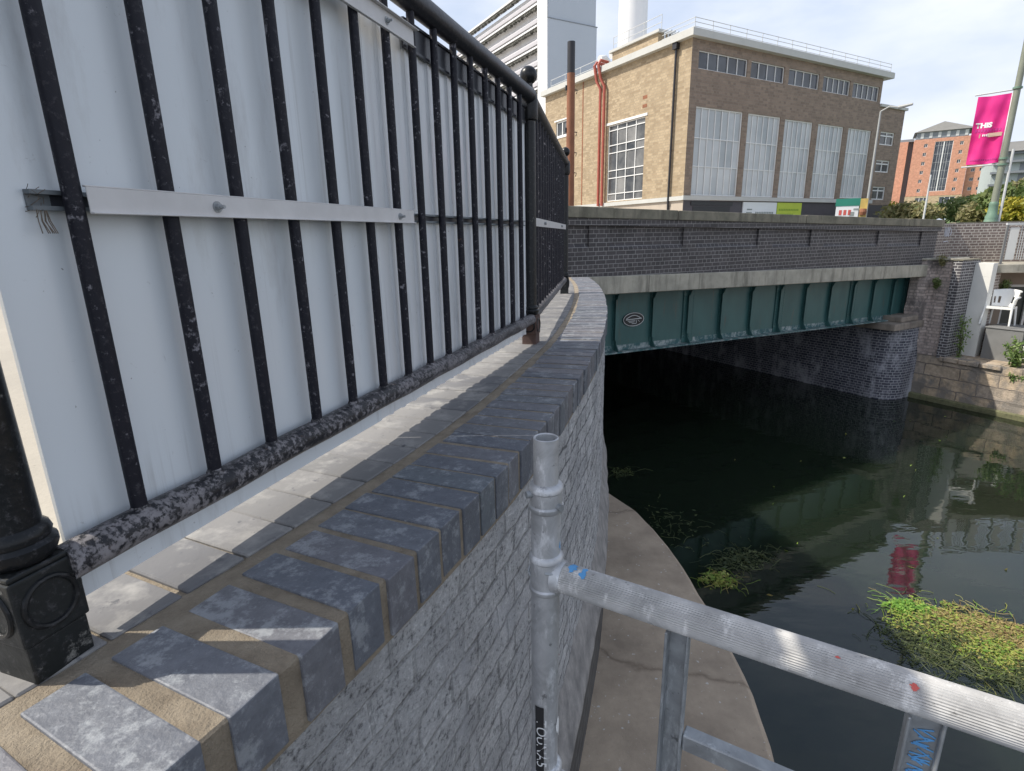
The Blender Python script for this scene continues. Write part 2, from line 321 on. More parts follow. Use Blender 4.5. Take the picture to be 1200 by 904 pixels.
M_SAND = brick('sandstone_blocks', (.50,.39,.27), (.40,.34,.28), (.20,.165,.135), w=.85, h=.33, ms=.016, english=False, stain=(.24,.215,.185), bumpd=.05, wob=.07, stain_amt=(.46,.60), rough=.9)
M_HALL = brick('sunlit_stock_brick', (.43,.335,.215), (.29,.215,.13), (.37,.30,.21), w=.46, h=.15, ms=.012, bumpd=.03, blot=(.1,.22))  # hall brick in the lighter tone of its sunlit side
M_HALL2 = brick('shaded_stock_brick', (.29,.215,.16), (.19,.14,.105), (.27,.22,.175), w=.46, h=.15, ms=.012, bumpd=.03, blot=(.1,.25))  # same hall brick darkened: shade of the front put into the colour
M_ORANGE = brick('orange_brick', (.60,.29,.19), (.53,.25,.165), (.50,.31,.22), w=.9, h=.3, ms=.02)
M_BUFF = brick('buff_brick', (.52,.40,.25), (.46,.35,.22), (.45,.37,.26), w=.9, h=.3, ms=.02)
M_GIRD = NT('teal_girder_paint'); t = M_GIRD
c = t.ramp(t.noise(2.2, 7, .6, t.vec(scale=(1,1,.4))), [(.3, (.028,.088,.086)), (.7, (.047,.130,.124))]); c = t.mix(t.mask(t.noise(9, 8, .7, t.vec(scale=(1,1,.3))), .62, .74), c, (.075,.12,.11)); c = t.mix(t.math('MULTIPLY', t.mask(t.noise(1, 7, .7, t.vec(scale=(9,9,.9))), .60, .70), .6), c, (.11,.07,.045))
t.col(c).rough(.45); t.bump(t.noise(18), .15, .004); M_GIRD = t.m
t = NT('flaking_flange_paint'); c = t.mix(t.mask(t.noise(7, 10, .78), .46, .60), (.035,.105,.11), (.33,.37,.36)); c = t.mix(t.mask(t.noise(24, 7, .7), .60, .66), c, (.10,.07,.05)); t.col(c).rough(.7); t.bump(t.noise(40), .4, .004); M_FLANGE = t.m
M_STAIN = concrete('stained_padstone', (.34,.285,.23), (.16,.14,.12), 2.5)
M_MOSS = plain('mossy_plinth', (.14,.14,.075), .95, .45, 14, .5, .01)
M_RENDER = plain('white_render', (.72,.71,.66), .8, .08, 3, .1); M_RENDERG = plain('shade_brown_render', (.25,.205,.165), .85, .1, 3, .1)  # house wall's shade is put into the brown of its render
M_TOWERW = plain('white_cladding', (.74,.74,.74), .55, .04, .3, 0); M_TOWERG = plain('grey_cladding', (.46,.50,.55), .5, .05, .2, 0)
M_LOUV = plain('tower_soffit', (.10,.10,.085), .8, .35, 2.5, .1); M_SEAM = plain('cladding_seam', (.22,.24,.26), .6, .1, 3, 0)
M_WFRAME = plain('white_frame', (.74,.74,.72), .5, .05, 5, 0)
t = NT('dark_glass'); t.col(t.ramp(t.noise(.6, 3), [(.3, (.03,.035,.045)), (.7, (.10,.11,.13))])).rough(.08); M_GLASS = t.m
t = NT('old_pane_glass'); t.col(t.mix(.5, t.ramp(t.island(), [(0, (.03,.035,.04)), (.6, (.09,.09,.09)), (1, (.34,.33,.31))]), t.ramp(t.noise(1.1, 3), [(.4, (.045,.05,.055)), (.68, (.22,.22,.21))]))).rough(.15); M_GLASS2 = t.m
t = NT('frosted_panel'); t.col(t.mix(.45, t.ramp(t.island(), [(0, (.30,.33,.34)), (.5, (.48,.50,.50)), (1, (.62,.63,.62))]), t.ramp(t.noise(.5, 4, .5, t.vec(scale=(1,1,1.5))), [(.35, (.36,.39,.40)), (.65, (.56,.58,.58))]))).rough(.28); M_FROST = t.m
M_ROOFT = plain('roof_trim', (.50,.50,.47), .7, .08, 2, 0); M_SLATE = plain('slate_roof', (.20,.195,.18), .8, .12, 1, .1)
M_SHOP = plain('dark_shopfront', (.062,.054,.064), .5, .2, 2, 0); M_BEIGE = plain('beige_render', (.44,.38,.31), .85, .1, 2, 0)
M_PIPER = plain('red_pipe', (.36,.085,.055), .5, .15, 4, 0); M_PIPEK = plain('black_pipe', (.02,.02,.024), .45, .2, 4, 0)
M_RUSTP = plain('rust_brown_paint', (.24,.095,.045), .7, .3, 3, .2)
M_GREENP = plain('green_lamp_paint', (.14,.23,.165), .5, .2, 8, .1); M_OLIVE = plain('olive_lamp_paint', (.20,.215,.165), .5, .15, 5, .05); M_LGREY = plain('pale_grey_paint', (.55,.56,.55), .5, .1, 4, 0)
t = NT('pink_banner_cloth'); t.col(t.ramp(t.noise(1.5, 3), [(.3, (.82,.035,.30)), (.7, (.90,.06,.40))])).rough(.6)
tr = t.n.new('ShaderNodeBsdfTranslucent'); tr.inputs['Color'].default_value = (.9,.05,.36,1); ms_ = t.n.new('ShaderNodeMixShader'); ms_.inputs[0].default_value = .45
t.l.new(t.b.outputs[0], ms_.inputs[1]); t.l.new(tr.outputs[0], ms_.inputs[2]); t.l.new(ms_.outputs[0], t.n['Material Output'].inputs['Surface']); M_BANNER = t.m
M_DPINK = plain('dark_pink_print', (.45,.02,.20), .6, .1, 5, 0); M_TAN = plain('tan_print', (.45,.32,.24), .6, .1, 5, 0)
M_LIME = plain('lime_sign', (.46,.56,.05), .5, .08, 2, 0); M_SIGNW = plain('white_sign', (.72,.74,.74), .5, .05, 2, 0); M_SGREEN = plain('dark_green_sign', (.02,.20,.14), .5, .1, 2, 0)
M_GOLD = plain('gold_poster', (.50,.36,.10), .5, .45, 3, 0); M_TXT = plain('sign_text_grey', (.25,.28,.27), .6, .1, 4, 0); M_TXTG = plain('sign_text_green', (.24,.36,.03), .6, .1, 4, 0)
M_PLASTIC = plain('white_plastic', (.80,.80,.77), .4, .05, 8, 0); M_GREYBOX = plain('grey_board', (.20,.20,.195), .7, .15, 4, .1)
M_PALEGREEN = plain('pale_green_cladding', (.42,.47,.45), .6, .06, .5, 0)
M_GRASS = plain('grass_bank', (.075,.125,.03), .95, .4, 2, .4, .05)
M_GRAF = plain('pale_graffiti', (.62,.62,.66), .8, .2, 20, 0)
t = NT('river_water'); t.col((.011,.017,.0105)).rough(.012); t.b.inputs['IOR'].default_value = 1.5
t.b.subsurface_method = 'BURLEY'; t.b.inputs['Subsurface Weight'].default_value = 1; t.b.inputs['Subsurface Radius'].default_value = (.7,.9,.6); t.b.inputs['Subsurface Scale'].default_value = .7
w1 = t.noise(1.3, 3, .5, t.vec(scale=(1, 2.2, 1))); w2 = t.noise(6, 2, .5, t.vec(scale=(.6, 1.6, 1)))
t.bump(t.math('ADD', w1, t.math('MULTIPLY', w2, .07)), .085, .05); M_WATER = t.m
L_WEED = leafmat('water_weed', [(.10,.20,.03), (.25,.36,.05), (.38,.40,.08), (.40,.30,.11), (.20,.34,.05), (.46,.44,.13), (.14,.30,.04)])
L_WEED2 = leafmat('bright_water_weed', [(.09,.20,.03), (.18,.36,.05), (.26,.46,.08), (.36,.46,.09)])
L_WEEDD = leafmat('wet_weed', [(.03,.05,.015), (.07,.09,.03), (.12,.14,.05), (.05,.08,.03)])
L_BUSH = leafmat('bush_leaves', [(.09,.14,.045), (.16,.22,.065), (.22,.26,.09), (.12,.17,.05)])
L_BROWN = leafmat('brown_hedge_leaves', [(.21,.19,.09), (.32,.28,.13), (.18,.21,.08), (.38,.33,.17)])
L_YEL = leafmat('yellow_bush_leaves', [(.35,.30,.03), (.48,.40,.05), (.22,.24,.03), (.40,.36,.04)])
L_FRESH = leafmat('fresh_green_leaves', [(.11,.20,.045), (.18,.28,.07), (.26,.34,.12), (.13,.22,.05)])
M_STEM = plain('plant_stem', (.10,.09,.05), .9, .2, 8, 0)

# ------------------------------------------------------------------ frames
WZ = -4.7                                             # river level
BB = R(28.567); FB = frame(-7.98*math.sin(BB), 7.98*math.cos(BB), BB)     # bridge frame: x along the parapet, y away from us
bw = lambda s_, w, z: FB @ Vector((s_, w, z))
sag = lambda s_: -.02154*(s_-5.5)                     # the deck falls gently to the right
FA = Vector((-.56634, .57424, 0)); FD = Vector((.31568, .94887, 0)); FN = Vector((.94887, -.31568, 0))   # first railing: along, towards the river
fp = lambda s_, t_, z: FA+FD*s_+FN*t_+Vector((0,0,z))
def spline(P, step):
    out = []
    for i in range(len(P)-1):
        p0, p1, p2, p3 = P[max(i-1,0)], P[i], P[i+1], P[min(i+2, len(P)-1)]
        n = max(2, int((p2-p1).length/step))
        for k in range(n):
            q = k/n; out.append(.5*((2*p1)+(p2-p0)*q+(2*p0-5*p1+4*p2-p3)*q*q+(3*p1-p0-3*p2+p3)*q**3))
    out.append(P[-1]); return out
edge = spline([fp(s_, t_, 0) for s_, t_ in ((-1.9,-.25),(-1.2,0),(-.6,.155),(-.2,.24),(.13,.287),(.41,.32),(.75,.345),(1.16,.352),(1.78,.333),(2.36,.295),(3.31,.175),(4.37,-.012),(5.4,-.245),(6.35,-.52))], .01)
cum = [0]
for i in range(1, len(edge)): cum.append(cum[-1]+(edge[i]-edge[i-1]).length)
def on_edge(l):
    import bisect
    i = min(max(bisect.bisect(cum, l)-1, 0), len(edge)-2); a = (l-cum[i])/max(1e-6, cum[i+1]-cum[i]); p = edge[i].lerp(edge[i+1], a)
    d = (edge[min(i+6, len(edge)-1)]-edge[max(i-6, 0)]).normalized(); return p, d, Vector((d.y, -d.x, 0))   # point, along, outward

# ------------------------------------------------------------------ setting
g = MB(); NTS = 1
curve_in = [p for p in edge[::20]]
# street-level ground as one sheet with the river cut out of it
inner = []
for i in range(0, len(edge), 15):
    p, d, n = on_edge(cum[i]); inner.append(p-n*.47)
zl = -.512
far = 1500.
Lp = [Vector((-far, p.y, 0)) for p in inner]
for a, b, c_, d_ in zip(inner[:-1], inner[1:], Lp[1:], Lp[:-1]):
    g.quad((a.x,a.y,zl), (b.x,b.y,zl), (c_.x,c_.y,zl), (d_.x,d_.y,zl))
e0, e1 = inner[0], inner[-1]
g.quad((e0.x,e0.y,zl), (-far,e0.y,zl), (-far,-far,zl), (e0.x-.9,-far,zl))
q1 = bw(4.9, .45, 0)
g.quad((e1.x,e1.y,zl), (q1.x,q1.y,zl), (-far,q1.y,zl), (-far,e1.y,zl))
a, b = bw(4.9,.45,0), bw(60,.45,0); 
g.add([(a.x,a.y,zl),(b.x,b.y,zl),(far,b.y,zl),(far,far,zl),(-far,far,zl),(-far,a.y,zl)], [(0,1,2,3,4,5)])
tag(g.build('street_ground', M_GROUND), kind='structure')
rd = MB(); rd.box((-40,1.9,-.508),(90,9.5,-.504)); tag(rd.build('road', M_ROAD, fr=FB), kind='structure')
rv = MB(); rv.quad(*[bw(x, y, WZ) for x, y in ((-8,-60),(19,-60),(19,30),(-8,30))]); tag(rv.build('river', M_WATER), kind='structure')
# right bank terrace
tb = MB(); tb.box((17.75,-60,-6),(60,.2,-3.42)); tag(tb.build('bank_terrace', M_LEDGE, fr=FB), kind='structure')
# hillside
h = MB(); NA, NR = 26, 20; rs = [36+ (k/NR)**1.8*600 for k in range(NR+1)]
def hz(a, r): 
    base = max(-.6, .00+ (r-40)*.045 if r < 75 else 1.575+(r-75)*.036)
    return (base + noise.noise(Vector((a*9, r*.05, 0)))*.25*(r/60))*min(1, max(0, (a-.62)/.10)) - .55*(1-min(1, max(0, (a-.62)/.10)))
vs2 = []
for i in range(NA+1):
    a = .62+i/NA*.55
    for r_ in rs: vs2.append((r_*math.sin(a), r_*math.cos(a), hz(a, r_)))
h.add(vs2, [(i*(NR+1)+j, (i+1)*(NR+1)+j, (i+1)*(NR+1)+j+1, i*(NR+1)+j+1) for i in range(NA) for j in range(NR)])
tag(h.build('hillside', M_GRASS, smooth=True), kind='structure')

# ------------------------------------------------------------------ canal wall with brick-on-edge coping
cw = thing('canal_wall', fp(.3,.3,-2.2), 'curved grey retaining wall with a blue brick coping beside the railing', 'wall')
cb = MB(); l = .6; k = 0; rnd = random.Random(3); fronts = []
START = None
while l < cum[-1]-.05:
    p, d, n = on_edge(l); s_ = (p-FA).dot(FD)
    pitch = .100 if s_ < .09 else (.091 if s_ < .19 else (.083 if s_ < .30 else .0775))
    hw = .0335; yaw = rnd.uniform(-.012,.012); dz = rnd.uniform(-.0015,.0015); off = rnd.uniform(-.003,.003)
    d2 = d*math.cos(yaw)+n*math.sin(yaw); n2 = Vector((d2.y, -d2.x, 0)); c0 = p+n2*off
    m = Matrix.Identity(4); 
    for r_ in range(3): m[r_][0] = d2[r_]; m[r_][1] = n2[r_]; m[r_][3] = c0[r_]
    m[2][2] = 1
    n0 = len(cb.v); cb.box((-hw,-.215,-.6025+dz), (hw,0,-.5+dz), m); l += pitch; k += 1
    for q_ in range(n0, n0+8): cb.v[q_] = tuple(x+rnd.uniform(-.0009,.0009) for x in cb.v[q_])
cb.build('coping', M_BLUE, cw, bevel=.0024, seg=2)
# mortar between and behind the coping bricks
mo = MB(); L0, L1 = .5, cum[-1]-.03; N = 260; prof = [(-.0042,-.612),(-.0042,-.506),(-.007,-.5026),(-.205,-.5028),(-.225,-.503),(-.2495,-.504),(-.258,-.5065),(-.36,-.5068),(-.475,-.5068)]
vv = []
for i in range(N+1):
    p, d, n = on_edge(L0+(L1-L0)*i/N)
    for o_, z in prof: vv.append(p+n*(o_+.0015*noise.noise(Vector((i*.4, o_*30, 1))))+Vector((0,0,z+.0012*noise.noise(Vector((i*.5, o_*40, 5))))))
K = len(prof); mo.add(vv, [(i*K+j, (i+1)*K+j, (i+1)*K+j+1, i*K+j+1) for i in range(N) for j in range(K-1)])
mo.build('mortar', M_MORTAR, cw, smooth=True)
# flat paving bricks behind the mortar
pv = MB(); l = .55
while l < cum[-1]-.1:
    p, d, n = on_edge(l); m = Matrix.Identity(4)
    for r_ in range(3): m[r_][0] = d[r_]; m[r_][1] = n[r_]; m[r_][3] = p[r_]
    dz = rnd.uniform(-.0012,.0012); pv.box((-.0492,-.472,-.57), (.0492,-.254,-.5012+dz), m); l += .1062
pv.build('paving_bricks', M_PAVER, cw, bevel=.0025)
# wall face (fine grid), footing fillet and footing
wf = MB(); zs = [-.600-k*.03 for k in range(45)]; NW = 420; vv = []; uvg = []
ext = [on_edge(cum[-1]*i/NW) for i in range(NW+1)]
path = [(p-n*.010, n) for p, d, n in ext]
pe = path[-1][0]; tgt = bw(4.95,.3,0); nl = path[-1][1]
for k in range(1, 9): path.append((pe.lerp(tgt, k/8), nl))
la = 0; us = [0]
for i in range(1, len(path)): la += (path[i][0]-path[i-1][0]).length; us.append(la)
for i, (p, n) in enumerate(path):
    for j, z in enumerate(zs):
        dsp = .0035*noise.noise(Vector((us[i]*18, z*18, 0)))+.003*noise.noise(Vector((us[i]*50, z*50, 3)))+.004*noise.noise(Vector((us[i]*4, z*4, 9)))
        if j == 0: dsp = 0
        vv.append(p+n*dsp+Vector((0,0,z)))
K = len(zs); ff = []; uu = []
for i in range(len(path)-1):
    for j in range(K-1):
        ff.append((i*K+j, i*K+j+1, (i+1)*K+j+1, (i+1)*K+j)); uu.append([(us[i],zs[j]),(us[i],zs[j+1]),(us[i+1],zs[j+1]),(us[i+1],zs[j])])
wf.add(vv, ff, uu); wf.build('wall_face', M_WALL, cw, smooth=True)
fl_ = MB(); vv = []; P5 = [(-.012,-1.62),(.006,-1.68),(.028,-1.77),(.050,-1.86),(.058,-1.90),(.050,-1.93)]
for i in range(0, len(path), 3):
    p, n = path[i]
    for o_, z in P5:
        a = noise.noise(Vector((us[i]*7, z*5, 2))); vv.append(p+n*(o_+.010*a)+Vector((0,0,z+.04*noise.noise(Vector((us[i]*6, 0, o_*9))))))
K = len(P5); nI = len(range(0, len(path), 3)); fl_.add(vv, [(i*K+j, i*K+j+1, (i+1)*K+j+1, (i+1)*K+j) for i in range(nI-1) for j in range(K-1)])
fl_.build('mortar_fillet', M_FILLET, cw, smooth=True)
fo = MB(); vv = []
for p, n in path[::3]: vv += [p+n*.048+Vector((0,0,-1.90)), p+n*.052+Vector((0,0,-2.45))]
fo.add(vv, [(2*i, 2*i+1, 2*i+3, 2*i+2) for i in range(nI-1)]); fo.build('footing', M_TUN, cw)
bk = MB(); 
for i in range(0, len(path)-12, 12):
    p, n = path[i]; q, n2 = path[i+12]
    bk.quad(p-n*.46+Vector((0,0,-.515)), q-n2*.46+Vector((0,0,-.515)), q-n2*.46+Vector((0,0,-.6)), p-n*.46+Vector((0,0,-.6)))
# ledge at the foot of the wall
lg = MB(); LE = spline([Vector((x,y,0)) for x,y in ((-1.2,-3.2),(-.35,-1.6),(.45,-.2),(.92,.9),(1.09,1.75),(1.165,2.22),(1.185,2.61),(1.155,3.32),(1.05,3.95),(.82,4.5),(.5,5.2),(.1,6.2))], .12)
vv = []; 
for i, p in enumerate(LE):
    wv = .018*noise.noise(Vector((i*.35, 0, 0)))+.014*noise.noise(Vector((i*1.3, 5, 0))); q = p+Vector((wv, 0, 0)); inn = q+Vector((-1.9, .1, 0))
    vv += [inn+Vector((0,0,-2.2)), q+Vector((-.35,0,-2.2)), q+Vector((-.03,0,-2.205)), q+Vector((0,0,-2.235)), q+Vector((.05,0,-5.2))]
lg.add(vv, [(i*5+j, i*5+j+1, (i+1)*5+j+1, (i+1)*5+j) for i in range(len(LE)-1) for j in range(4)])
tag(lg.build('concrete_ledge', M_LEDGE), 'curved brown concrete ledge at the foot of the canal wall above the water', 'ledge')

# ------------------------------------------------------------------ iron posts, railings, hoarding
def make_post(base, ang, label, foot=M_PBASE):
    o = thing('iron_post', base, label, 'post', 'cast iron posts of the railing', ang); m = WM[o.name]
    b = MB(); b.box((-.034,-.034,-.002),(.034,.034,.05)); b.box((-.037,-.037,.05),(.037,.037,.135)); b.box((-.035,-.035,.135),(.035,.035,.142))
    b.build('base_block', foot, o, m, bevel=.006, seg=3)
    bo = MB()
    for sx in (1, -1):
        bo.tube([Vector((math.cos(a)*.028, sx*.0375, .093+math.sin(a)*.030)) for a in [2*math.pi*k/24 for k in range(25)]], .0035, 8, cap=False)
        bo.tube([Vector((sx*.0375, math.cos(a)*.028, .093+math.sin(a)*.030)) for a in [2*math.pi*k/24 for k in range(25)]], .0035, 8, cap=False)
    bo.build('boss_ring', M_POST, o, m, smooth=True)
    c = MB(); c.lathe((0,0,0), [(.030,.142),(.036,.146),(.040,.155),(.040,.163),(.035,.168),(.037,.174),(.035,.181),(.0295,.186)]); c.build('collar', M_POST, o, m, smooth=True)
    s_ = MB(); s_.lathe((0,0,0), [(.0295,.184),(.0290,.5),(.0282,.98)]); s_.build('shaft', M_POST, o, m, smooth=True)
    f = MB(); f.lathe((0,0,0), [(.029,.98),(.036,.985),(.040,1.0),(.040,1.06),(.036,1.085),(.030,1.09),(.022,1.105),(.018,1.118),(.018,1.128)]+[(.037*math.sin(a), 1.160-.037*math.cos(a)) for a in [R(30+15*k) for k in range(11)]]); f.build('finial', M_POST, o, m, smooth=True)
    return o
ANG = math.atan2(FD.y, FD.x)
p1 = make_post(fp(-.004,-.022,-.502), ANG, 'nearest black iron post at the left with a square base on the brick coping')
B2 = fp(2.131,-.012,-.505); B3 = B2+Vector((.1659,.9861,0))*2.30
p2 = make_post(B2, ANG, 'black iron post with a ball finial and rusty foot halfway along the railing')
for ch in p2.children:
    if ch.name.startswith('base_block'): ch.data = ch.data.copy(); ch.data.materials[0] = M_RUSTFOOT
ANG2 = math.atan2(.9861,.1659)
p3 = make_post(B3, ANG2, 'farthest black iron post with a ball finial close to the bridge')
def railing(A, D, L, first, pitch, nbars, label):
    N_ = Vector((D.y, -D.x, 0)); o = thing('iron_railing', A+Vector((0,0,-.40)), label, 'railing', 'black iron railing panels'); Pt = lambda s_, z: A+D*s_+Vector((0,0,z))
    b = MB(); b.tube([Pt(.03,.572), Pt(L*.5,.570), Pt(L-.03,.572)], .030, 24); b.build('top_rail', M_TRAIL, o, smooth=True)
    b = MB(); b.tube([Pt(.025+(L-.05)*k/24, -.382+.0015*math.sin(k*1.7)) for k in range(25)], .0245, 20); b.build('bottom_rail', M_BRAIL, o, smooth=True)
    for k in range(nbars):
        s_ = first+pitch*k
        b = MB(); b.tube([Pt(s_+.0006*math.sin(k*3+z*2), z) for z in (-.372,-.1,.2,.56)], .0104, 12); bb = b.build('bar', M_BAR, o, smooth=True)
        w_ = MB(); w_.lathe(Pt(s_, -.366), [(.0105,.012),(.015,.002),(.018,-.008)], 12); w_.build('weld', M_BRAIL, bb, smooth=True)
    return o
r1 = railing(fp(0,0,0), FD, 2.131, .132, .1302, 15, 'near black iron railing with peeling paint in front of the white sheets')
D2 = Vector((.1659,.9861,0)); r2 = railing(B2+Vector((0,0,.505)), D2, 2.30, .12, .1302, 16, 'far black iron railing between the last two posts, no sheet behind')
c_ = MB(); m = Matrix.Identity(4); N2 = Vector((D2.y, -D2.x, 0))
for r_ in range(3): m[r_][0] = D2[r_]; m[r_][1] = N2[r_]; m[r_][3] = B2[r_]*(r_ < 2)
m[2][2] = 1; c_.box((.06,.0112,.040),(2.22,.0140,.078), m); cs_ = c_.build('clamp_strip', M_ALU, r2)
for s_ in (.5, 1.7):
    b = MB(); q0 = Vector((B2.x,B2.y,.059))+D2*s_; b.tube([q0+N2*.0142, q0+N2*.026], .008, 8); b.build('bolt', M_GALVD, cs_)
# flat hoarding sheet
h1 = thing('hoarding_panel', fp(.05,-.03,-.453), 'flat white hoarding sheet clamped behind the near railing bars', 'hoarding', 'white sheets behind the railing')
b = MB(); vv = []
for i in range(13):
    for j in range(9):
        s_ = .048+(.80-.048)*i/12; z = -.453+(.53+.453)*j/8; vv.append(fp(s_, -.025+.0025*noise.noise(Vector((s_*3, z*2, 0))), z))
b.add(vv, [(i*9+j, (i+1)*9+j, (i+1)*9+j+1, i*9+j+1) for i in range(12) for j in range(8)])
nb = len(b.v); b.v += [tuple(Vector(p)-FN*.006) for p in b.v[:nb]]; b.f += [[nb+k for k in reversed(f)] for f in b.f]
rim = [i*9 for i in range(13)]+[12*9+j for j in range(1,9)]+[i*9+8 for i in range(11,-1,-1)]+[j for j in range(7,0,-1)]
b.f += [[rim[k], rim[(k+1)%len(rim)], nb+rim[(k+1)%len(rim)], nb+rim[k]][::-1] for k in range(len(rim))]
b.build('sheet', M_SHEET, h1, smooth=True)
def sbox(mb, s0, s1, t0, t1, z0, z1):
    m = Matrix.Identity(4)
    for r_ in range(3): m[r_][0] = FD[r_]; m[r_][1] = FN[r_]; m[r_][3] = FA[r_]
    m[2][2] = 1; return mb.box((s0,t0,z0),(s1,t1,z1), m)
c_ = MB(); sbox(c_, .094, 2.06, -.0235,-.0125, .0385,.0435); sbox(c_, .094, 2.06, -.0235,-.0125, .0565,.0615); sbox(c_, .094, 2.06, -.0235,-.0215,.0435,.0565); ch_ = c_.build('backing_channel', M_CHAN, h1)
c_ = MB(); sbox(c_, .12, 2.06, -.0212,-.0200, .0436,.0564); c_.build('channel_groove', M_DARKCH, ch_)
c_ = MB()
rr = random.Random(5)
for k in range(16):
    a = fp(.094+rr.uniform(-.002,.014), -.014+rr.uniform(-.008,.008), .050+rr.uniform(-.014,.012)); q = a+Vector((rr.uniform(-.007,.007), rr.uniform(-.006,.006), rr.uniform(-.010,.006)))
    c_.tube([a, a.lerp(q,.5)+Vector((rr.uniform(-.003,.003),)*3), q], .00038, 4)
for k in range(7):
    a = fp(.094+rr.uniform(0,.012), -.010, .038); c_.tube([a, a+Vector((rr.uniform(-.003,.003),0,-.012)), a+Vector((rr.uniform(.0,.008),0,-.026))], .0007, 4)
c_.build('cobweb', M_NEST, ch_)
def clampbar(z0, z1, s0, s1, bolts):
    c_ = MB(); sbox(c_, s0, s1, .0112,.0135, z0, z1); sbox(c_, s0, s1, .0135,.019, z0, z0+.0022); sbox(c_, s0-.001, s1+.012, .008,.024 if z0 > .3 else .0134, z1, z1+.0022); o = c_.build('clamp_bar', M_ALU, h1, bevel=.0006)
    for s_ in bolts:
        b = MB(); zc = (z0+z1)/2; m = Matrix.Identity(4)
        b.tube([fp(s_,.0136,zc), fp(s_,.0150,zc)], .0085, 14); b.tube([fp(s_,.0150,zc), fp(s_,.0205,zc)], .0052, 6); b.tube([fp(s_,.0205,zc), fp(s_,.028,zc)], .0028, 8)
        b.build('bolt', M_GALVD, o)
clampbar(.0345,.0660,.141,.974,(.335,.90)); clampbar(.456,.496,.10,1.03,(.30,.90))
# fluted sheet further along
h2 = thing('hoarding_panel', fp(.8,-.03,-.453), 'fluted white hoarding sheet behind the far half of the near railing', 'hoarding', 'white sheets behind the railing')
b = MB(); pr = []; s_ = .803
while s_ < 2.085:
    pr += [(s_,-.029),(s_+.040,-.029),(s_+.046,-.0235),(s_+.058,-.0235),(s_+.064,-.029)]; s_ += .0652
vv = []
for s_, t_ in pr: vv += [fp(s_,t_,-.453), fp(s_,t_,.50)]
nP = len(pr); b.add(vv, [(2*i, 2*i+2, 2*i+3, 2*i+1) for i in range(nP-1)])
vb = [Vector(p)-FN*.004 for p in vv]; b.add(vb, [(2*i+1, 2*i+3, 2*i+2, 2*i) for i in range(nP-1)]); b.build('sheet', M_SHEET2, h2)
c_ = MB(); sbox(c_, 1.032, 2.09, -.0225,-.0125, .462,.468); sbox(c_, 1.032, 2.09, -.0225,-.0180, .468,.524); sbox(c_, 1.032, 2.09, -.0225,-.0125, .524,.530); c_.build('top_channel', M_DARKCH, h2)

# ------------------------------------------------------------------ scaffold barrier
J = Vector((.060,.822,-.560)); PX, PY = .0525, .822
sb = thing('scaffold_barrier', (PX,PY,-2.2), 'galvanised scaffold pole with a ribbed handrail crossing in front of the water', 'barrier')
b = MB(); b.tube([(PX-.012,PY,-2.2),(PX-.004,PY,-1.0),(PX,PY,-.40)], .0245, 28); b.build('upright', M_GALV, sb, smooth=True)
b = MB(); b.lathe((PX,PY,0), [(.0205,-.42),(.0205,-.312),(.0190,-.311),(.0170,-.3125),(.0170,-.33)], 28); b.build('spigot', M_GALV, sb, smooth=True)
def collar(z, hgt, r0):
    q = MB(); q.lathe((PX,PY,z), [(r0-.004,-hgt/2-.003),(r0,-hgt/2),(r0+.0025,-hgt/2+.004),(r0+.0025,-hgt/2+.009),(r0,-hgt/2+.012),(r0,hgt/2-.012),(r0+.0025,hgt/2-.009),(r0+.0025,hgt/2-.004),(r0,hgt/2),(r0-.004,hgt/2+.003)], 28); return q
c1 = collar(-.415,.046,.0265).build('collar', M_GALV, sb, smooth=True)
for ra, rb_ in (((PX+.018,PY-.018,-.425),(PX+.024,PY-.024,-.425)), ((PX-.024,PY-.010,-.405),(PX-.033,PY-.014,-.405))):
    q = MB(); q.tube([ra, rb_], .006, 10); q.build('rivet', M_GALVD, c1, smooth=True)
c2 = collar(-.555,.072,.0270).build('collar', M_GALV, sb, smooth=True)
q = MB(); q.tube([(PX-.004+.026*math.sin(a)-.0*1, PY-.0275*math.cos(a*.35), -.555+.013*math.cos(a)) for a in [2*math.pi*k/16 for k in range(17)]], .0022, 6, cap=False); q.build('slot_rim', M_GALVD, c2, smooth=True)
c3 = collar(-1.0,.06,.0270).build('collar', M_GALV, sb, smooth=True)
RD = Vector((.8546,-.5193,0)).normalized(); NR_ = 88
prof = [1.0 if k % 2 else .945 for k in range(NR_)]
b = MB(); b.tube([J+RD*.016, J+RD*.6, J+RD*1.8], .0254, NR_, prof=prof); hrl = b.build('handrail', M_RIBALU, sb)
q = MB(); q.tube([J+RD*.010, J+RD*.020, J+RD*.026], [.030,.0285,.026], 28); q.build('weld_collar', M_GALV, hrl, smooth=True)
def blob(mb, c, u, v, n, ru, rv_, seed):
    rr = random.Random(seed); pts = []
    for k in range(14):
        a = 2*math.pi*k/14; s_ = rr.uniform(.6,1.15); pts.append(Vector(c)+u*(ru*s_*math.cos(a))+v*(rv_*s_*math.sin(a)))
    mb.add(pts, [tuple(range(14))])
def tube_patch(mb, p0, axis, r, a0, a1, l0, l1, seed):      # a ragged patch of paint hugging a tube
    rr = random.Random(seed); ref = Vector((0,0,1)) if abs(axis.z) < .9 else Vector((0,-1,0)); u = axis.cross(ref).normalized(); w = u.cross(axis)
    N_ = 10; lo = [l0+rr.uniform(0,.35)*(l1-l0) for _ in range(N_)]; hi = [l1-rr.uniform(0,.35)*(l1-l0) for _ in range(N_)]; vv = []
    for i in range(N_):
        a = a0+(a1-a0)*i/(N_-1); sh = math.sin(math.pi*i/(N_-1))**.5; mid = (lo[i]+hi[i])/2
        for l_ in (mid+(lo[i]-mid)*sh, mid+(hi[i]-mid)*sh): vv.append(Vector(p0)+axis*l_+(u*math.cos(a)+w*math.sin(a))*r)
    mb.add(vv, [(2*i, 2*i+2, 2*i+3, 2*i+1) for i in range(N_-1)])
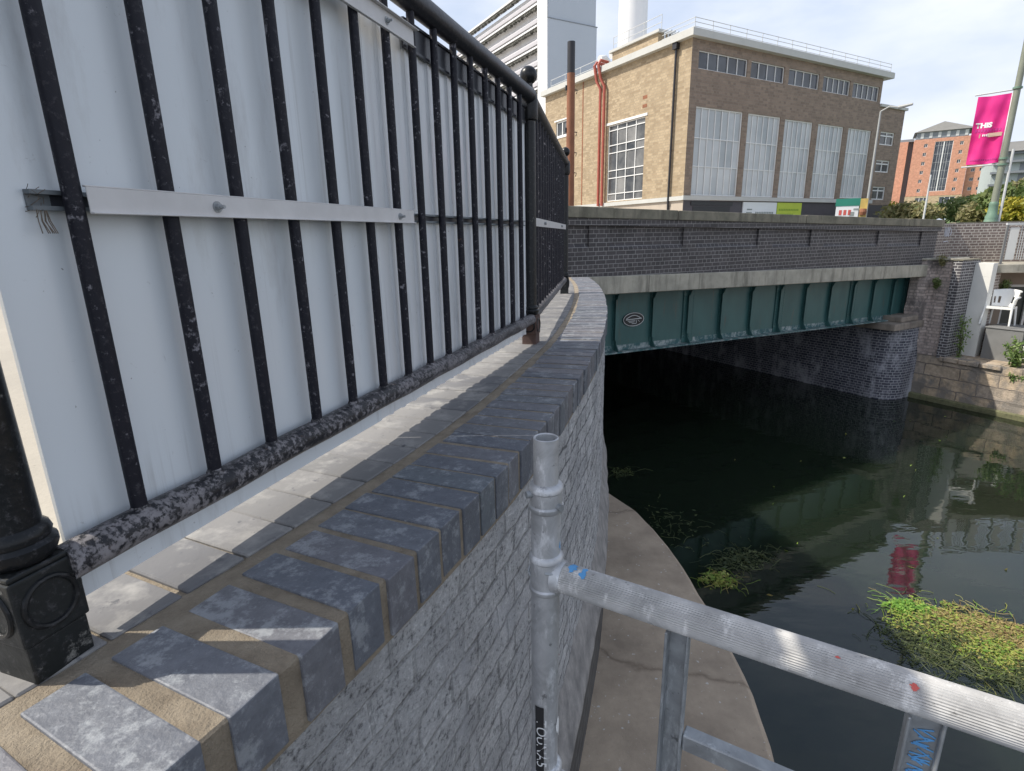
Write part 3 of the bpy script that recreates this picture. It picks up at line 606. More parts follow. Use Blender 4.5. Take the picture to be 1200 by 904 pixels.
q = MB(); tube_patch(q, J, RD, .0258, R(60), R(125), .032,.052, 1); tube_patch(q, J, RD, .0258, R(50), R(110), .055,.072, 2); q.build('paint_mark', M_BLUEP, hrl)
q = MB(); tube_patch(q, J, RD, .0258, R(40), R(62), .500,.512, 3); q.build('paint_mark', M_REDP, hrl); q = MB(); tube_patch(q, J, RD, .0258, R(62), R(70), .42,.428, 4); q.build('paint_mark', M_REDP, hrl)
ax = Vector((0,0,1)); q = MB(); tube_patch(q, (PX-.001,PY,0), ax, .0248, R(-20), R(30), -.515,-.490, 5); q.build('paint_mark', M_BLUEP, sb)
q = MB(); tube_patch(q, (PX-.002,PY,0), ax, .0250, R(5), R(45), -.90,-.845, 6); q.build('paint_mark', M_WHITEP, sb)
q = MB(); tube_patch(q, (PX-.001,PY,0), ax, .0249, R(-25), R(-10), -.735,-.728, 7); q.build('paint_mark', M_REDP, sb)
# black sticker with white lettering running down the pole
def pole_wrap(v): 
    a = R(-116)+v.x/.0252; return Vector((PX-.003+.0254*math.cos(a), PY+.0254*math.sin(a), v.y))
q = MB(); vv = []
for i in range(7):
    for z in (-.985,-.82): vv.append(pole_wrap(Vector((-.009+.017*i/6, z, 0))))
q.add(vv, [(2*i, 2*i+2, 2*i+3, 2*i+1) for i in range(6)]); stk = q.build('sticker', M_BLACKV, sb)
def lett(v):
    x, y = v.x, v.y; a = R(-113)+(y+.001)/.0252; return Vector((PX-.003+.0259*math.cos(a), PY+.0259*math.sin(a), -.902-x))
text_mesh('lettering', 'TOUNA5', .027, M_WHITEP, stk, I4, deform=lett)
# angle-iron stiles and lower rail
def stile(c, z0, z1, w, name='stile'):
    Np = Vector((-RD.y, RD.x, 0)); mb = MB()
    m = Matrix.Identity(4)
    for r_ in range(3): m[r_][0] = RD[r_]; m[r_][1] = -Np[r_]; m[r_][3] = c[r_]
    m[2][2] = 1
    mb.box((-w/2,.0,z0),(w/2,.004,z1), m); mb.box((-w/2,.004,z0),(-w/2+.004,.024,z1), m); mb.box((w/2-.004,.004,z0),(w/2,.016,z1), m)
    return mb.build(name, M_GALVD, sb, bevel=.0012)
s1c = Vector((.249,.707,0)); s2c = Vector((.508,.550,0))
st1 = stile(s1c, -2.1, -.580, .034); st2 = stile(s2c, -2.1, -.580, .040)
q = MB(); u_ = RD; 
m = Matrix.Identity(4); Np = Vector((RD.y, -RD.x, 0))
for k in range(26):
    a = k/25; c = s2c+Np*.0052+RD*(.004*math.sin(k*2.3)+.003)+Vector((0,0,-.608-.085*a)); q.tube([c+RD*-.008+Vector((0,0,.006*math.sin(k))), c+RD*.008+Vector((0,0,.006*math.cos(k*1.7)))], .0011, 4)
q.build('paint_mark', M_BLUEP, st2)
b = MB(); m = Matrix.Identity(4)
for r_ in range(3): m[r_][0] = RD[r_]; m[r_][1] = Np[r_]; m[r_][3] = s1c[r_]
m[2][2] = 1; b.box((.018,-.012,-.795),(.275,.012,-.765), m); b.build('lower_rail', M_GALVD, sb, bevel=.002)
b = MB(); b.tube([Vector((PX,PY,-1.01))+RD*.02, Vector((PX,PY,-1.01))+RD*.9], .0242, 24); b.build('bottom_rail', M_GALV, sb, smooth=True)

# ------------------------------------------------------------------ bridge
br = thing('girder_bridge', bw(11,.5,-2.2), 'low road bridge with teal riveted girder, stone string course and dark brick parapet', 'bridge', rz=BB)
def sheared(mb):
    mb.v = [(x, y, z+sag(x)) for x, y, z in mb.v]; return mb
b = MB(); recs = [(2.2,5.91),(6.37,8.16),(8.52,10.32),(10.84,12.06),(12.6,14.77),(15.26,16.82)]
recs = [(2.9,3.75),(4.2,5.92),(6.37,8.16),(8.52,10.32),(10.80,12.1),(12.6,14.80),(15.25,16.82)]
wall_open(b, (0,0,0), (1,0,0), (0,1,0), 2.0, 17.62, -.72, .27, [(a, c, -.235, .145) for a, c in recs], .042)
b.box((2.0,-.075,.15),(17.625,-.001,.268))
for a, c in recs:
    b.quad((a,.040,-.165),(c,.040,-.165),(c,.040,.145),(a,.040,.145)); b.quad((a,0.002,-.233),(c,0.002,-.233),(c,.040,-.165),(a,.040,-.165))
b.quad((17.62,0,-.72),(17.62,.42,-.72),(17.62,.42,.27),(17.62,0,.27)); b.quad((17.62,.42,-.72),(2,.42,-.72),(2,.42,.27),(17.62,.42,.27))
sheared(b).build('parapet', M_PARA, br, FB)
b = MB(); xs = [2.0,3.3,4.9,6.36,7.88,9.55,11.7,13.98,15.9,17.66]
for a, c in zip(xs[:-1], xs[1:]):
    z = rnd.uniform(-.006,.006); b.box((a+.004,-.115+rnd.uniform(-.006,.006),.27),(c-.004,.47,.445+z))
sheared(b).build('coping_stones', M_COPE, br, FB, bevel=.012, seg=2)
b = MB()
for k in range(12):
    a, c = 2+k*15.68/12, 2+(k+1)*15.68/12; b.box((a+.002,-.13,-1.035),(c-.002,.60,-.72))
sheared(b).build('string_course', M_STRING, br, FB, bevel=.01)
b = MB(); WG = .38
b.box((3,WG,-2.20),(17.35,WG+.02,-1.06)); gd = sheared(b).build('girder', M_GIRD, br, FB)
b = MB(); b.box((3,WG-.16,-2.235),(17.25,WG+.18,-2.205)); b.box((3,WG-.005,-2.205),(17.25,WG-.002,-2.10)); sheared(b).build('bottom_flange', M_FLANGE, gd, FB)
b = MB(); b.box((3,WG-.14,-1.085),(17.35,WG+.18,-1.05)); sheared(b).build('top_flange', M_GIRD, gd, FB)
sx = [4.9,5.87,6.85,7.80,8.78,9.78,10.75,11.74,12.70,13.70,14.68,15.60,16.55,17.2]
for k, s_ in enumerate(sx):
    b = MB()
    heavy = k in (4,7,10)
    pts = [(WG,-2.2),(WG-.15,-2.2),(WG-.135,-2.16),(WG-.07,-2.07),(WG-.065,-1.2),(WG-.10,-1.12),(WG-.13,-1.09),(WG,-1.09)]
    vv = [Vector((s_-.006, y, z)) for y, z in pts]+[Vector((s_+.006, y, z)) for y, z in pts]; n_ = len(pts)
    b.add(vv, [tuple(range(n_)), tuple(range(2*n_-1,n_-1,-1))]+[(i,n_+i,n_+(i+1)%n_,(i+1)%n_) for i in range(n_)])
    b.box((s_-.055,WG-.012,-2.17),(s_+.055,WG-.001,-1.09)); b.box((s_-.04,WG-.078,-2.0),(s_+.04,WG-.066,-1.2))
    if heavy:
        b.box((s_-.13,WG-.02,-2.19),(s_+.20,WG-.013,-1.09))
    for q_ in range(16):
        for dx in ((-.035,.035) if not heavy else (-.11,-.07,.08,.16)):
            z = -2.08+q_*.062; b.box((s_+dx-.010,WG-.030,z-.010),(s_+dx+.010,WG-.012,z+.010))
    sheared(b).build('stiffener', M_GIRD, gd, FB)
b = MB(); pc = (7.315, WG, -1.612)
ell = lambda rx, rz_, y0, y1: b.add([Vector((pc[0]+rx*math.cos(2*math.pi*k/40), y, pc[2]+rz_*math.sin(2*math.pi*k/40))) for y in (y0,y1) for k in range(40)], [tuple(range(39,-1,-1)), tuple(range(40,80))]+[(k,(k+1)%40,40+(k+1)%40,40+k) for k in range(40)])
ell(.272,.142,WG-.001,WG-.018); plq = sheared(b).build('plaque', M_BLACKV, gd, FB)
b = MB()
def strip(pts, r_): b.tube([Vector((pc[0]+x, WG-.019, pc[2]+z)) for x, z in pts], r_, 6)
strip([(.258*math.cos(2*math.pi*k/40), .130*math.sin(2*math.pi*k/40)) for k in range(41)], .0075)
strip([(-.19+.38*k/12, .015+.065*math.sin(math.pi*k/12)) for k in range(13)], .008)
strip([(-.20,.0),(.20,.012)], .010); strip([(-.15,-.03),(.04,-.028)], .006); strip([(-.12,-.055),(.02,-.053)], .006); strip([(-.05,-.085),(.07,-.083)], .006); strip([(.07,-.02),(.07,-.08)], .008); strip([(.11,-.02),(.15,-.05)], .006)
sheared(b).build('emblem', M_LGREY, plq, FB)
b = MB(); b.box((3,.62,-1.3),(18,26,-1.0)); 
for k in range(9): b.box((3,1.4+k*2.6,-1.95),(17.2,1.7+k*2.6,-1.3))
sheared(b).build('deck', M_TUN, br, FB)
b = MB(); b.quad((3,26,-5),(18,26,-5),(18,26,-1),(3,26,-1)); b.box((4.2,.7,-5.2),(5.0,26,-1.0)); b.box((4.2,.25,-5.2),(5.0,.7,-2.45)); b.build('abutment_and_light_stop', M_TUN, br, FB)  # left abutment, plus an unseen end wall added to keep the tunnel dark
# right abutment with a bull-nosed corner
pth = [(16.30,26)]+[(16.30,12),(16.27,6),(16.25,1.2)]+[(16.25+.62*(1-math.cos(a)), .47-.62*math.sin(a)) for a in [R(90*k/10) for k in range(0,11)]]+[(17.4,-.15)]
b = MB(); la = 0; prev = None
for (x, y), (X, Y) in zip(pth[:-1], pth[1:]):
    dl = math.hypot(X-x, Y-y); b.add([(x,y,-5.2),(X,Y,-5.2),(X,Y,-2.62),(x,y,-2.62)], [(0,1,2,3)], [[(la,-5.2),(la+dl,-5.2),(la+dl,-2.62),(la,-2.62)]]); la += dl
b.build('abutment', M_ABUT, br, FB)
b = MB(); b.box((16.33,.6,-2.62),(17.6,26,-1.0)); b.build('abutment_top', M_TUN, br, FB)
b = MB(); b.box((15.95,-.12,-2.62),(17.32,.55,-2.48)); b.box((15.98,-.10,-2.48),(17.05,1.5,-2.46)); b.box((16.0,-.16,-2.60),(17.30,.9,-2.465)); 
b = MB(); b.box((15.85,-.20,-2.66),(17.33,.95,-2.475)); b.box((16.3,-.12,-2.474),(17.33,.95,-2.33)); b.build('padstone', M_STAIN, br, FB, bevel=.03, seg=2)

# ------------------------------------------------------------------ right bank
o = thing('wing_wall', bw(17.35,-.3,WZ), 'rough pinkish masonry wing wall between the bridge end and the dark brick pier', 'wall', rz=BB)
b = MB(); vv = []; uu = []; ff = []
nz, ny = 40, 12
pl = [(17.05,.22),(17.07,.0),(17.14,-.13),(17.30,-.17),(17.35,-.22),(17.36,-.40),(17.37,-.62)]
la = [0]; 
for i in range(1, len(pl)): la.append(la[-1]+math.hypot(pl[i][0]-pl[i-1][0], pl[i][1]-pl[i-1][1]))
for i, (x, y) in enumerate(pl):
    for j in range(nz+1):
        z = -2.62+(-.84+2.62)*j/nz if i < 3 else -3.43+(-.84+3.43)*j/nz
        dsp = .05*noise.noise(Vector((x*4, y*5, z*3)))+.03*noise.noise(Vector((x*9, y*12, z*9))); vv.append((x-.0+dsp*.6, y-.3*dsp, z))
K = nz+1
for i in range(len(pl)-1):
    for j in range(nz): ff.append((i*K+j, i*K+j+1, (i+1)*K+j+1, (i+1)*K+j)[::-1]); uu.append([(la[i+1],vv[(i+1)*K+j][2]),(la[i+1],vv[(i+1)*K+j+1][2]),(la[i],vv[i*K+j+1][2]),(la[i],vv[i*K+j][2])])
b.add(vv, ff, uu); b.build('masonry', M_ROUGH, o, FB)
b = MB(); b.prism([(17.0,.25),(17.05,-.05),(17.28,-.24),(17.31,-.62),(18.2,-.62),(18.2,.25)], -.86, -.80); b.build('cap_stone', M_STRING, o, FB, bevel=.02)
for k, (px, pz) in enumerate(((-.34,-1.05),(-.30,-1.75),(-.45,-1.0))):
    pass
o = thing('brick_pier', bw(17.8,-.72,-3.43), 'tall dark brick pier with white mortar, shaded on its wide face', 'pier', rz=BB)
b = MB(); b.box((17.33,-.82,-3.46),(18.32,-.625,-.855)); b.box((17.6,-.625,-3.46),(18.32,.1,-.86)); b.build('brickwork', M_PIER, o, FB); b = MB(); b.box((17.31,-.84,-.855),(18.34,-.615,-.825)); b.build('cap', M_COPE, o, FB)
o = thing('rendered_pillar', bw(18.6,-1.0,-3.43), 'pale rendered slab standing between the dark brick pier and the white plastic chair', 'pillar', rz=BB)
b = MB(); b.box((18.05,-1.22,-3.44),(18.30,-.821,-.93)); b.box((18.045,-1.225,-1.28),(18.05,-.83,-1.272)); b.build('slab', M_RENDER, o, FB, bevel=.01)
b = MB(); b.box((18.302,-1.16,-3.44),(18.75,-.822,-.96)); b.build('return_face_shade', M_BWALL, o, FB)  # dark brown brick stands in for the shade beside the slab
# boundary wall with a graffiti tag
o = thing('boundary_wall', bw(19.4,-.4,-1.1), 'weathered brick wall with pale graffiti beyond the end of the parapet', 'wall', rz=BB)
b = MB()
def slabwall(a, c, z0, z1, th=.25):
    a, c = Vector((*a,0)), Vector((*c,0)); d = (c-a).normalized(); n = Vector((-d.y, d.x, 0))*th; b.prism([tuple(a)[:2], tuple(c)[:2], tuple(c+n)[:2], tuple(a+n)[:2]], z0, z1)
slabwall((17.63,.12),(18.72,.12),-.95,.10); slabwall((18.72,.12),(20.45,-1.25),-1.22,.10); b.build('brickwork', M_BWALL, o, FB)
b = MB(); slabwall((18.735,.105),(20.46,-1.265),.10,.125,.28); b.build('cap', M_COPE, o, FB)
b = MB()
for pts in ([(0,0),(.03,-.25),(.08,-.02),(.10,-.28)], [(.16,0),(.14,-.26)], [(.22,-.02),(.20,-.27),(.30,-.22),(.31,-.08),(.22,-.02)], [(.03,-.42),(.2,-.40),(.26,-.44)]):
    b.tube([Vector((18.22+x*1.2, .112, .0+z*.95)) for x, z in pts], .012, 5)
b.build('graffiti', M_GRAF, o, FB)
# quay of sandstone blocks
o = thing('quay_wall', bw(17.5,-4,WZ), 'sandstone block quay wall along the far bank with a mossy foot', 'wall', rz=BB)
b = MB(); ny = 60; pr = [(-5.2,0),(-3.80,.03),(-3.78,.03),(-3.46,.03)]
for kk in range(1):
    vv = []; ff = []; uu = []; zz = [-4.72+k*.08 for k in range(17)]
    for i in range(ny+1):
        y = -.13-i*.12
        for z in zz: vv.append((17.36+.022*noise.noise(Vector((y*3,z*3,0)))+.012*noise.noise(Vector((y*11,z*11,0)))+(.0 if y > -4 else 0), y, z))
    K = len(zz)
    for i in range(ny):
        for j in range(K-1):
            y, y2 = -.13-i*.12, -.13-(i+1)*.12
            ff.append((i*K+j, (i+1)*K+j, (i+1)*K+j+1, i*K+j+1)[::-1]); uu.append([(-y,zz[j+1]),(-y2,zz[j+1]),(-y2,zz[j]),(-y,zz[j])])
    b.add(vv, ff, uu)
b.box((17.42,-7.3,-5.2),(17.95,-.13,-3.45)); b.build('blocks', M_SAND, o, FB)
b = MB()
for k, (y0, y1) in enumerate(((-.70,-1.15),(-1.16,-1.62),(-1.63,-2.1))): b.box((17.28+rnd.uniform(0,.03), y1+.006, -3.55),(17.9, y0-.006, -3.42+rnd.uniform(-.01,.01)))
b.build('ledge_stones', M_SAND, o, FB, bevel=.02)
b = MB(); vv = []; prof2 = [(17.40,-4.56),(17.30,-4.555),(17.255,-4.58),(17.25,-4.66),(17.25,-5.0)]
for i in range(61):
    y = -.10-i*.12
    for x, z in prof2: vv.append((x+.012*noise.noise(Vector((y*5,z*5,0))), y, z+.012*noise.noise(Vector((y*4,x,1)))))
b.add(vv, [(i*5+j, i*5+j+1, (i+1)*5+j+1, (i+1)*5+j) for i in range(60) for j in range(4)]); b.build('mossy_foot', M_MOSS, o, FB, smooth=True)
# house on the bank, balcony, chair
M_DGLASS = plain('dim_window_glass', (.035,.045,.04), .45, .5, 3, 0)
o = thing('bank_house', bw(21.5,-2,-3.42), 'rendered house front coloured brown for shade, with dark windows below the balcony', 'house', rz=BB)
b = MB(); P_ = wall_open(b, (20.4,-1.1,0), (.78,-.625,0), (.625,.78,0), -3, 9, -3.43, -1.18, [(-.42,.9,-2.95,-1.62),(2.6,4.2,-2.95,-1.62)], .15); b.build('wall', M_RENDERG, o, FB)
for x0_, x1_ in ((-.42,.9),(2.6,4.2)):
    b = MB(); U_ = Vector((.78,-.625,0)); N_ = Vector((.625,.78,0)); O_ = Vector((20.4,-1.1,0))
    PP = lambda x, z, d: O_+U_*x+N_*d+Vector((0,0,z))
    for (a, c, z0, z1) in ((x0_,x0_+.07,-2.95,-1.62),(x1_-.07,x1_,-2.95,-1.62),(x0_+.07,x1_-.07,-1.69,-1.62),(x0_+.07,x1_-.07,-2.95,-2.88),((x0_+x1_)/2-.03,(x0_+x1_)/2+.03,-2.88,-1.69)):
        b.add([PP(a,z0,.05),PP(c,z0,.05),PP(c,z1,.05),PP(a,z1,.05),PP(a,z0,.11),PP(c,z0,.11),PP(c,z1,.11),PP(a,z1,.11)], [(0,1,2,3),(7,6,5,4),(0,4,5,1),(1,5,6,2),(2,6,7,3),(3,7,4,0)])
    w_ = b.build('window', M_LGREY, o, FB); b = MB(); b.quad(PP(x0_,-2.95,.12),PP(x1_,-2.95,.12),PP(x1_,-1.62,.12),PP(x0_,-1.62,.12)); b.build('pane', M_DGLASS, w_, FB)
o = thing('balcony', bw(19.8,-1.6,-1.2), 'grey balcony with metal balustrade panels at the right edge', 'balcony', rz=BB)
BA = Vector((18.42,-1.18,0)); BU = Vector((.78,-.625,0)).normalized(); BN = Vector((.625,.78,0)).normalized()
bp_ = lambda x, d, z: BA+BU*x+BN*d+Vector((0,0,z))
def bbox(mb, x0_, x1_, d0, d1, z0, z1):
    mb.add([bp_(x0_,d0,z0),bp_(x1_,d0,z0),bp_(x1_,d1,z0),bp_(x0_,d1,z0),bp_(x0_,d0,z1),bp_(x1_,d0,z1),bp_(x1_,d1,z1),bp_(x0_,d1,z1)], [(3,2,1,0),(4,5,6,7),(0,1,5,4),(1,2,6,5),(2,3,7,6),(3,0,4,7)])
b = MB(); bbox(b, 0, 7, 0, 1.4, -1.2, -.98); b.build('floor_slab', M_STRING, o, FB, bevel=.01)
b = MB(); bbox(b, .04, 7, .04, .10, .02, .08); b.build('top_rail', M_LGREY, o, FB)
for k in range(8):
    b = MB(); x = .05+k*.62; bbox(b, x, x+.05, .05, .09, -.98, .02); b.build('post', M_GREYBOX, o, FB)
    b = MB(); bbox(b, x+.10, x+.30, .055, .085, -.86, -.04); b.build('panel', M_RENDER, o, FB)
    b = MB(); 
    for q_ in range(4): bbox(b, x+.36+q_*.055, x+.372+q_*.055, .06, .08, -.86, .02)
    b.build('balusters', M_LGREY, o, FB)
o = thing('grey_bin_store', bw(18.6,-1.5,-3.42), 'low grey boarded box under the white plastic chair', 'box', rz=BB)
b = MB(); b.box((18.02,-2.15,-3.43),(18.95,-1.35,-2.60)); b.box((18.0,-2.18,-2.60),(18.98,-1.33,-2.565)); b.build('boards', M_GREYBOX, o, FB, bevel=.006)
b = MB()
for k in range(4): b.box((18.06,-2.30,-3.3+k*.21),(18.5,-2.18,-3.18+k*.21))
b.build('grille', M_PLASTIC, o, FB, bevel=.005)
# plastic garden chair
CF = FB @ Matrix.Translation((18.34,-1.46,-2.535)) @ Matrix.Rotation(R(-84), 4, 'Z') @ Matrix.Rotation(R(-4), 4, 'X') @ Matrix.Scale(1.12, 4)
o = thing('plastic_chair', CF.translation, 'white plastic garden armchair perched on the far bank', 'chair')
b = MB(); vv = []
for i in range(9):
    for j in range(9):
        x = -.23+.46*i/8; y = -.23+.44*j/8; vv.append((x*(1-.06*j/8), y, .43-.02*(1-((x/.23)**2))-.025*j/8))
b.add(vv, [(i*9+j, (i+1)*9+j, (i+1)*9+j+1, i*9+j+1) for i in range(8) for j in range(8)]); b.v += [(x,y,z-.022) for x,y,z in vv]; b.f += [[81+k for k in reversed(f)] for f in b.f[:64]]
rim = [i*9 for i in range(9)]+[72+j for j in range(1,9)]+[i*9+8 for i in range(7,-1,-1)]+[j for j in range(7,0,-1)]; b.f += [[rim[k], 81+rim[k], 81+rim[(k+1)%32], rim[(k+1)%32]] for k in range(32)]
b.box((-.235,-.245,.37),(.235,-.225,.435)); b.build('seat', M_PLASTIC, o, CF, smooth=True)
b = MB(); vv = []
for i in range(13):
    a = R(-78+156*i/12)
    for j in range(6):
        z = .43+.40*j/5*(1-.10*abs(i-6)/6); rr_ = .235+.05*j/5; vv.append((rr_*math.sin(a)*.95, .02+rr_*math.cos(a)*(.80)+.07*j/5, z))
keep = [(i,j) for i in range(12) for j in range(5) if not (j in (1,2) and i in (1,3,8,10))]
b.add(vv, [(i*6+j, (i+1)*6+j, (i+1)*6+j+1, i*6+j+1) for i, j in keep]); ns = len(vv); b.v += [(x*.94, (y-.02)*.94+.02, z) for x,y,z in vv]; b.f += [[ns+k for k in reversed(f)] for f in b.f[:len(keep)]]
b.tube([Vector(vv[i*6+5])*1.0 for i in range(13)], .018, 8); b.build('backrest', M_PLASTIC, o, CF, smooth=True)
for sx_ in (-1,1):
    b = MB(); b.tube([(sx_*.27,.10,.66),(sx_*.285,-.05,.655),(sx_*.28,-.20,.64),(sx_*.262,-.25,.60)], [.020,.026,.026,.022], 8); b.build('arm', M_PLASTIC, o, CF, smooth=True)
    b = MB(); b.tube([(sx_*.262,-.25,.60),(sx_*.25,-.24,.42),(sx_*.275,-.28,.0)], [.024,.026,.020], 8); b.build('leg', M_PLASTIC, o, CF, smooth=True)
    b = MB(); b.tube([(sx_*.21,.20,.44),(sx_*.24,.30,.0)], [.026,.020], 8); b.build('leg', M_PLASTIC, o, CF, smooth=True)

# ------------------------------------------------------------------ plants
def leaves(mb, c, rad, n, size, seed, lump=.35, flat=False, asp=1.7):
    rr = random.Random(seed); c = Vector(c)
    k = 0
    while k < n:
        p = Vector((rr.uniform(-1,1), rr.uniform(-1,1), rr.uniform(-1,1)))
        L_ = p.length
        lim = 1-lump*.5+lump*noise.noise(p*2.3+Vector((seed,0,0)))*1.2
        if L_ > lim or L_ < .35*rr.random(): continue
        q = c+Vector((p.x*rad[0], p.y*rad[1], p.z*rad[2])); k += 1
        a = Vector((rr.gauss(0,1), rr.gauss(0,1), rr.gauss(0,1)+.3)).normalized(); b_ = a.cross(Vector((rr.gauss(0,1), rr.gauss(0,1), rr.gauss(0,1)))).normalized(); s_ = size*rr.uniform(.6,1.4)
        d_ = a.cross(b_)
        mb.add([q-b_*s_*.5*asp, q+d_*s_*.35, q+b_*s_*.5*asp, q-d_*s_*.35], [(0,1,2,3)])
def bush(px, py, r, rad, n, size, mat, label, seed, cat='bush', name='bush', group=None):
    p = at(px, py+7, r); o = thing(name, (p.x, p.y, p.z-rad[2]), label, cat, group)
    mb = MB(); rr = random.Random(seed); leaves(mb, p, rad, n, size, seed)
    for k in range(4): leaves(mb, p+Vector((rr.uniform(-.6,.6)*rad[0], rr.uniform(-.6,.6)*rad[1], rr.uniform(0,.45)*rad[2])), tuple(x*.55 for x in rad), n//6, size, seed+k+1)
    mb.build('leaves', mat, o)
    s_ = MB()
    for k in range(5): s_.tube([(p.x+rr.uniform(-.2,.2)*rad[0], p.y+rr.uniform(-.2,.2)*rad[1], p.z-rad[2]-.3), (p.x+rr.uniform(-.6,.6)*rad[0], p.y+rr.uniform(-.6,.6)*rad[1], p.z+.4*rad[2])], [.05,.02], 6)
    s_.build('stems', M_STEM, o); return o
GB = 'bushes on the slope beyond the bridge'
bush(1064, 246, 48, (2.1,1.8,1.0), 1500, .20, L_BROWN, 'brownish hedge bush left of the thin pole beyond the parapet', 11, group=GB)
bush(1046, 247, 50, (.8,.8,1.1), 500, .18, L_YEL, 'small yellow green bush against the corner of the brick hall', 12, group=GB)
bush(1094, 240, 62, (2.6,2,.7), 900, .22, L_FRESH, 'low bright green hedge in front of the orange apartments', 13, group=GB)
bush(1112, 241, 64, (2.3,2,.7), 800, .22, L_FRESH, 'bright green hedge clump just left of the dark bush', 14, group=GB)
bush(1134, 238, 56, (2.4,2,1.2), 1200, .22, L_BUSH, 'dark green bush left of the green lamp post', 15, group=GB)
bush(1150, 243, 52, (1.6,1.6,.9), 900, .2, L_BROWN, 'brownish bush directly behind the green lamp post', 16, group=GB)
bush(1180, 232, 50, (1.8,1.6,1.6), 1300, .22, L_BUSH, 'tall dark bush right of the lamp post under the louvred building', 17, group=GB)
bush(1196, 240, 40, (1.3,1.2,.85), 1000, .17, L_YEL, 'rounded yellow bush at the right edge', 18, group=GB)
bush(1195, 222, 58, (2.4,2,1.3), 900, .22, L_BROWN, 'russet shrub behind the yellow bush', 19, group=GB)
def plant(s_, w, z, hgt, spread, n, label, seed, mat=L_FRESH, leaf=.05, group='plants on the far bank'):
    b0 = bw(s_, w, z); o = thing('bank_plant', b0, label, 'plant', group); rr = random.Random(seed); st_ = MB(); lf = MB()
    for k in range(n):
        a = rr.uniform(0, 2*math.pi); tip = b0+Vector((math.cos(a)*spread*rr.random(), math.sin(a)*spread*rr.random(), hgt*rr.uniform(.5,1))); mid = b0.lerp(tip,.55)+Vector((0,0,hgt*.12))
        st_.tube([b0+Vector((rr.uniform(-.1,.1)*spread, rr.uniform(-.1,.1)*spread, 0)), mid, tip], [.006,.004,.002], 4)
        for j in range(9):
            q = b0.lerp(mid, j/5) if j < 5 else mid.lerp(tip, (j-4)/4); leaves(lf, q, (.07,.07,.06), 3, leaf, seed*50+k*10+j)
    st_.build('stems', M_STEM, o); lf.build('leaves', mat, o)
plant(17.62,-1.02,-3.43,1.15,.22,14,'slender green weed growing up the foot of the dark brick pier',31, leaf=.045)
plant(17.62,-2.25,-3.50,.75,.45,26,'pale leafy shrub spilling over the quay edge below the chair',32, leaf=.06)
plant(17.9,-2.9,-3.46,1.0,.6,30,'tall leafy weeds beside the grey box at the right edge',33, leaf=.06)
plant(17.45,-2.35,-3.85,.30,.30,18,'low green plant rooted in the sandstone face under the shrub',34, leaf=.055)
plant(17.25,-.36,-1.55,.22,.16,12,'small weed tuft growing from a crack in the wing wall',35, leaf=.04, mat=L_BUSH)
plant(17.28,-.40,-.95,.2,.14,10,'little weed hanging under the cap of the wing wall',36, leaf=.035, mat=L_BROWN)
plant(18.95,-1.2,-1.75,.35,.25,12,'small dark plant on the wall under the balcony',37, leaf=.05, mat=L_BUSH)
# floating weed
def weedmat(poly_c, rad, n, mat, seed, nm, label=None, strands=0, leaf=.05, rot=0):
    mb = MB(); rr = random.Random(seed); k = 0; ca, sa = math.cos(rot), math.sin(rot)
    W = lambda x, y: Vector((poly_c[0]+ca*x-sa*y, poly_c[1]+sa*x+ca*y, WZ))
    while k < n:
        x, y = rr.uniform(-1,1), rr.uniform(-1,1); d_ = math.hypot(x,y); lim = .72+.55*noise.noise(Vector((math.cos(math.atan2(y,x))*1.6, math.sin(math.atan2(y,x))*1.6, seed)))+.5*noise.noise(Vector((x*4, y*4, seed)))
        if d_ > lim or noise.noise(Vector((x*7, y*7, seed+9))) < -.22: continue
        q = W(x*rad[0], y*rad[1])+Vector((0,0,(.004+.075*rr.random()**2)*(1-d_*.6))); a = rr.uniform(0,6.28); s_ = leaf*rr.uniform(.4,1.5); k += 1
        u_ = Vector((math.cos(a), math.sin(a), rr.uniform(-.3,.4))).normalized(); v_ = Vector((-math.sin(a), math.cos(a), rr.uniform(-.4,.4))).normalized()
        mb.add([q-u_*s_*.6, q+v_*s_*.3, q+u_*s_*.6, q-v_*s_*.3], [(0,1,2,3)])
    for k in range(strands):
        x, y = rr.gauss(0,.42), rr.gauss(0,.42); a = rr.uniform(0,6.28); q = W(x*rad[0]*1.1, y*rad[1]*1.1)+Vector((0,0,.006)); L_ = rr.uniform(.06,.32); b_ = rr.uniform(-1.2,1.2); pts = []
        for j in range(5): pts.append(q.copy()); q = q+Vector((math.cos(a), math.sin(a), 0))*L_/4; a += b_/4
        pts = [p_+Vector((0,0,rr.uniform(.0,.025) if 0 < j < 4 else 0)) for j, p_ in enumerate(pts)]; mb.tube(pts, rr.uniform(.002,.0045), 4)
    return tag(mb.build(nm, mat), label, kind='stuff')
L_TAN = leafmat('tan_water_weed', [(.30,.24,.10), (.46,.35,.15), (.22,.14,.07), (.50,.45,.16), (.38,.27,.13)])
weedmat((5.35,5.62), (.88,.56), 2000, L_WEED, 41, 'floating_weed', strands=260, leaf=.030, rot=-.35)
weedmat((5.02,5.98), (.36,.22), 1300, L_WEED2, 49, 'floating_weed', strands=60, leaf=.032)
weedmat((5.62,5.60), (.62,.34), 2200, L_TAN, 50, 'floating_weed', strands=420, leaf=.026, rot=-.45)
weedmat((5.45,5.20), (.42,.36), 1500, L_WEED, 51, 'floating_weed', strands=240, leaf=.034, rot=.3)
weedmat((6.45,5.22), (.60,.46), 2200, L_WEED2, 42, 'floating_weed', strands=120, leaf=.036, rot=-.2)
weedmat((6.05,5.15), (.40,.30), 1200, L_TAN, 52, 'floating_weed', strands=160, leaf=.03)
weedmat((5.1,5.30), (.80,.66), 1500, L_WEEDD, 43, 'floating_weed', strands=620, leaf=.03)
weedmat((5.5,4.85), (.35,.28), 500, L_WEEDD, 53, 'floating_weed', strands=260, leaf=.03)
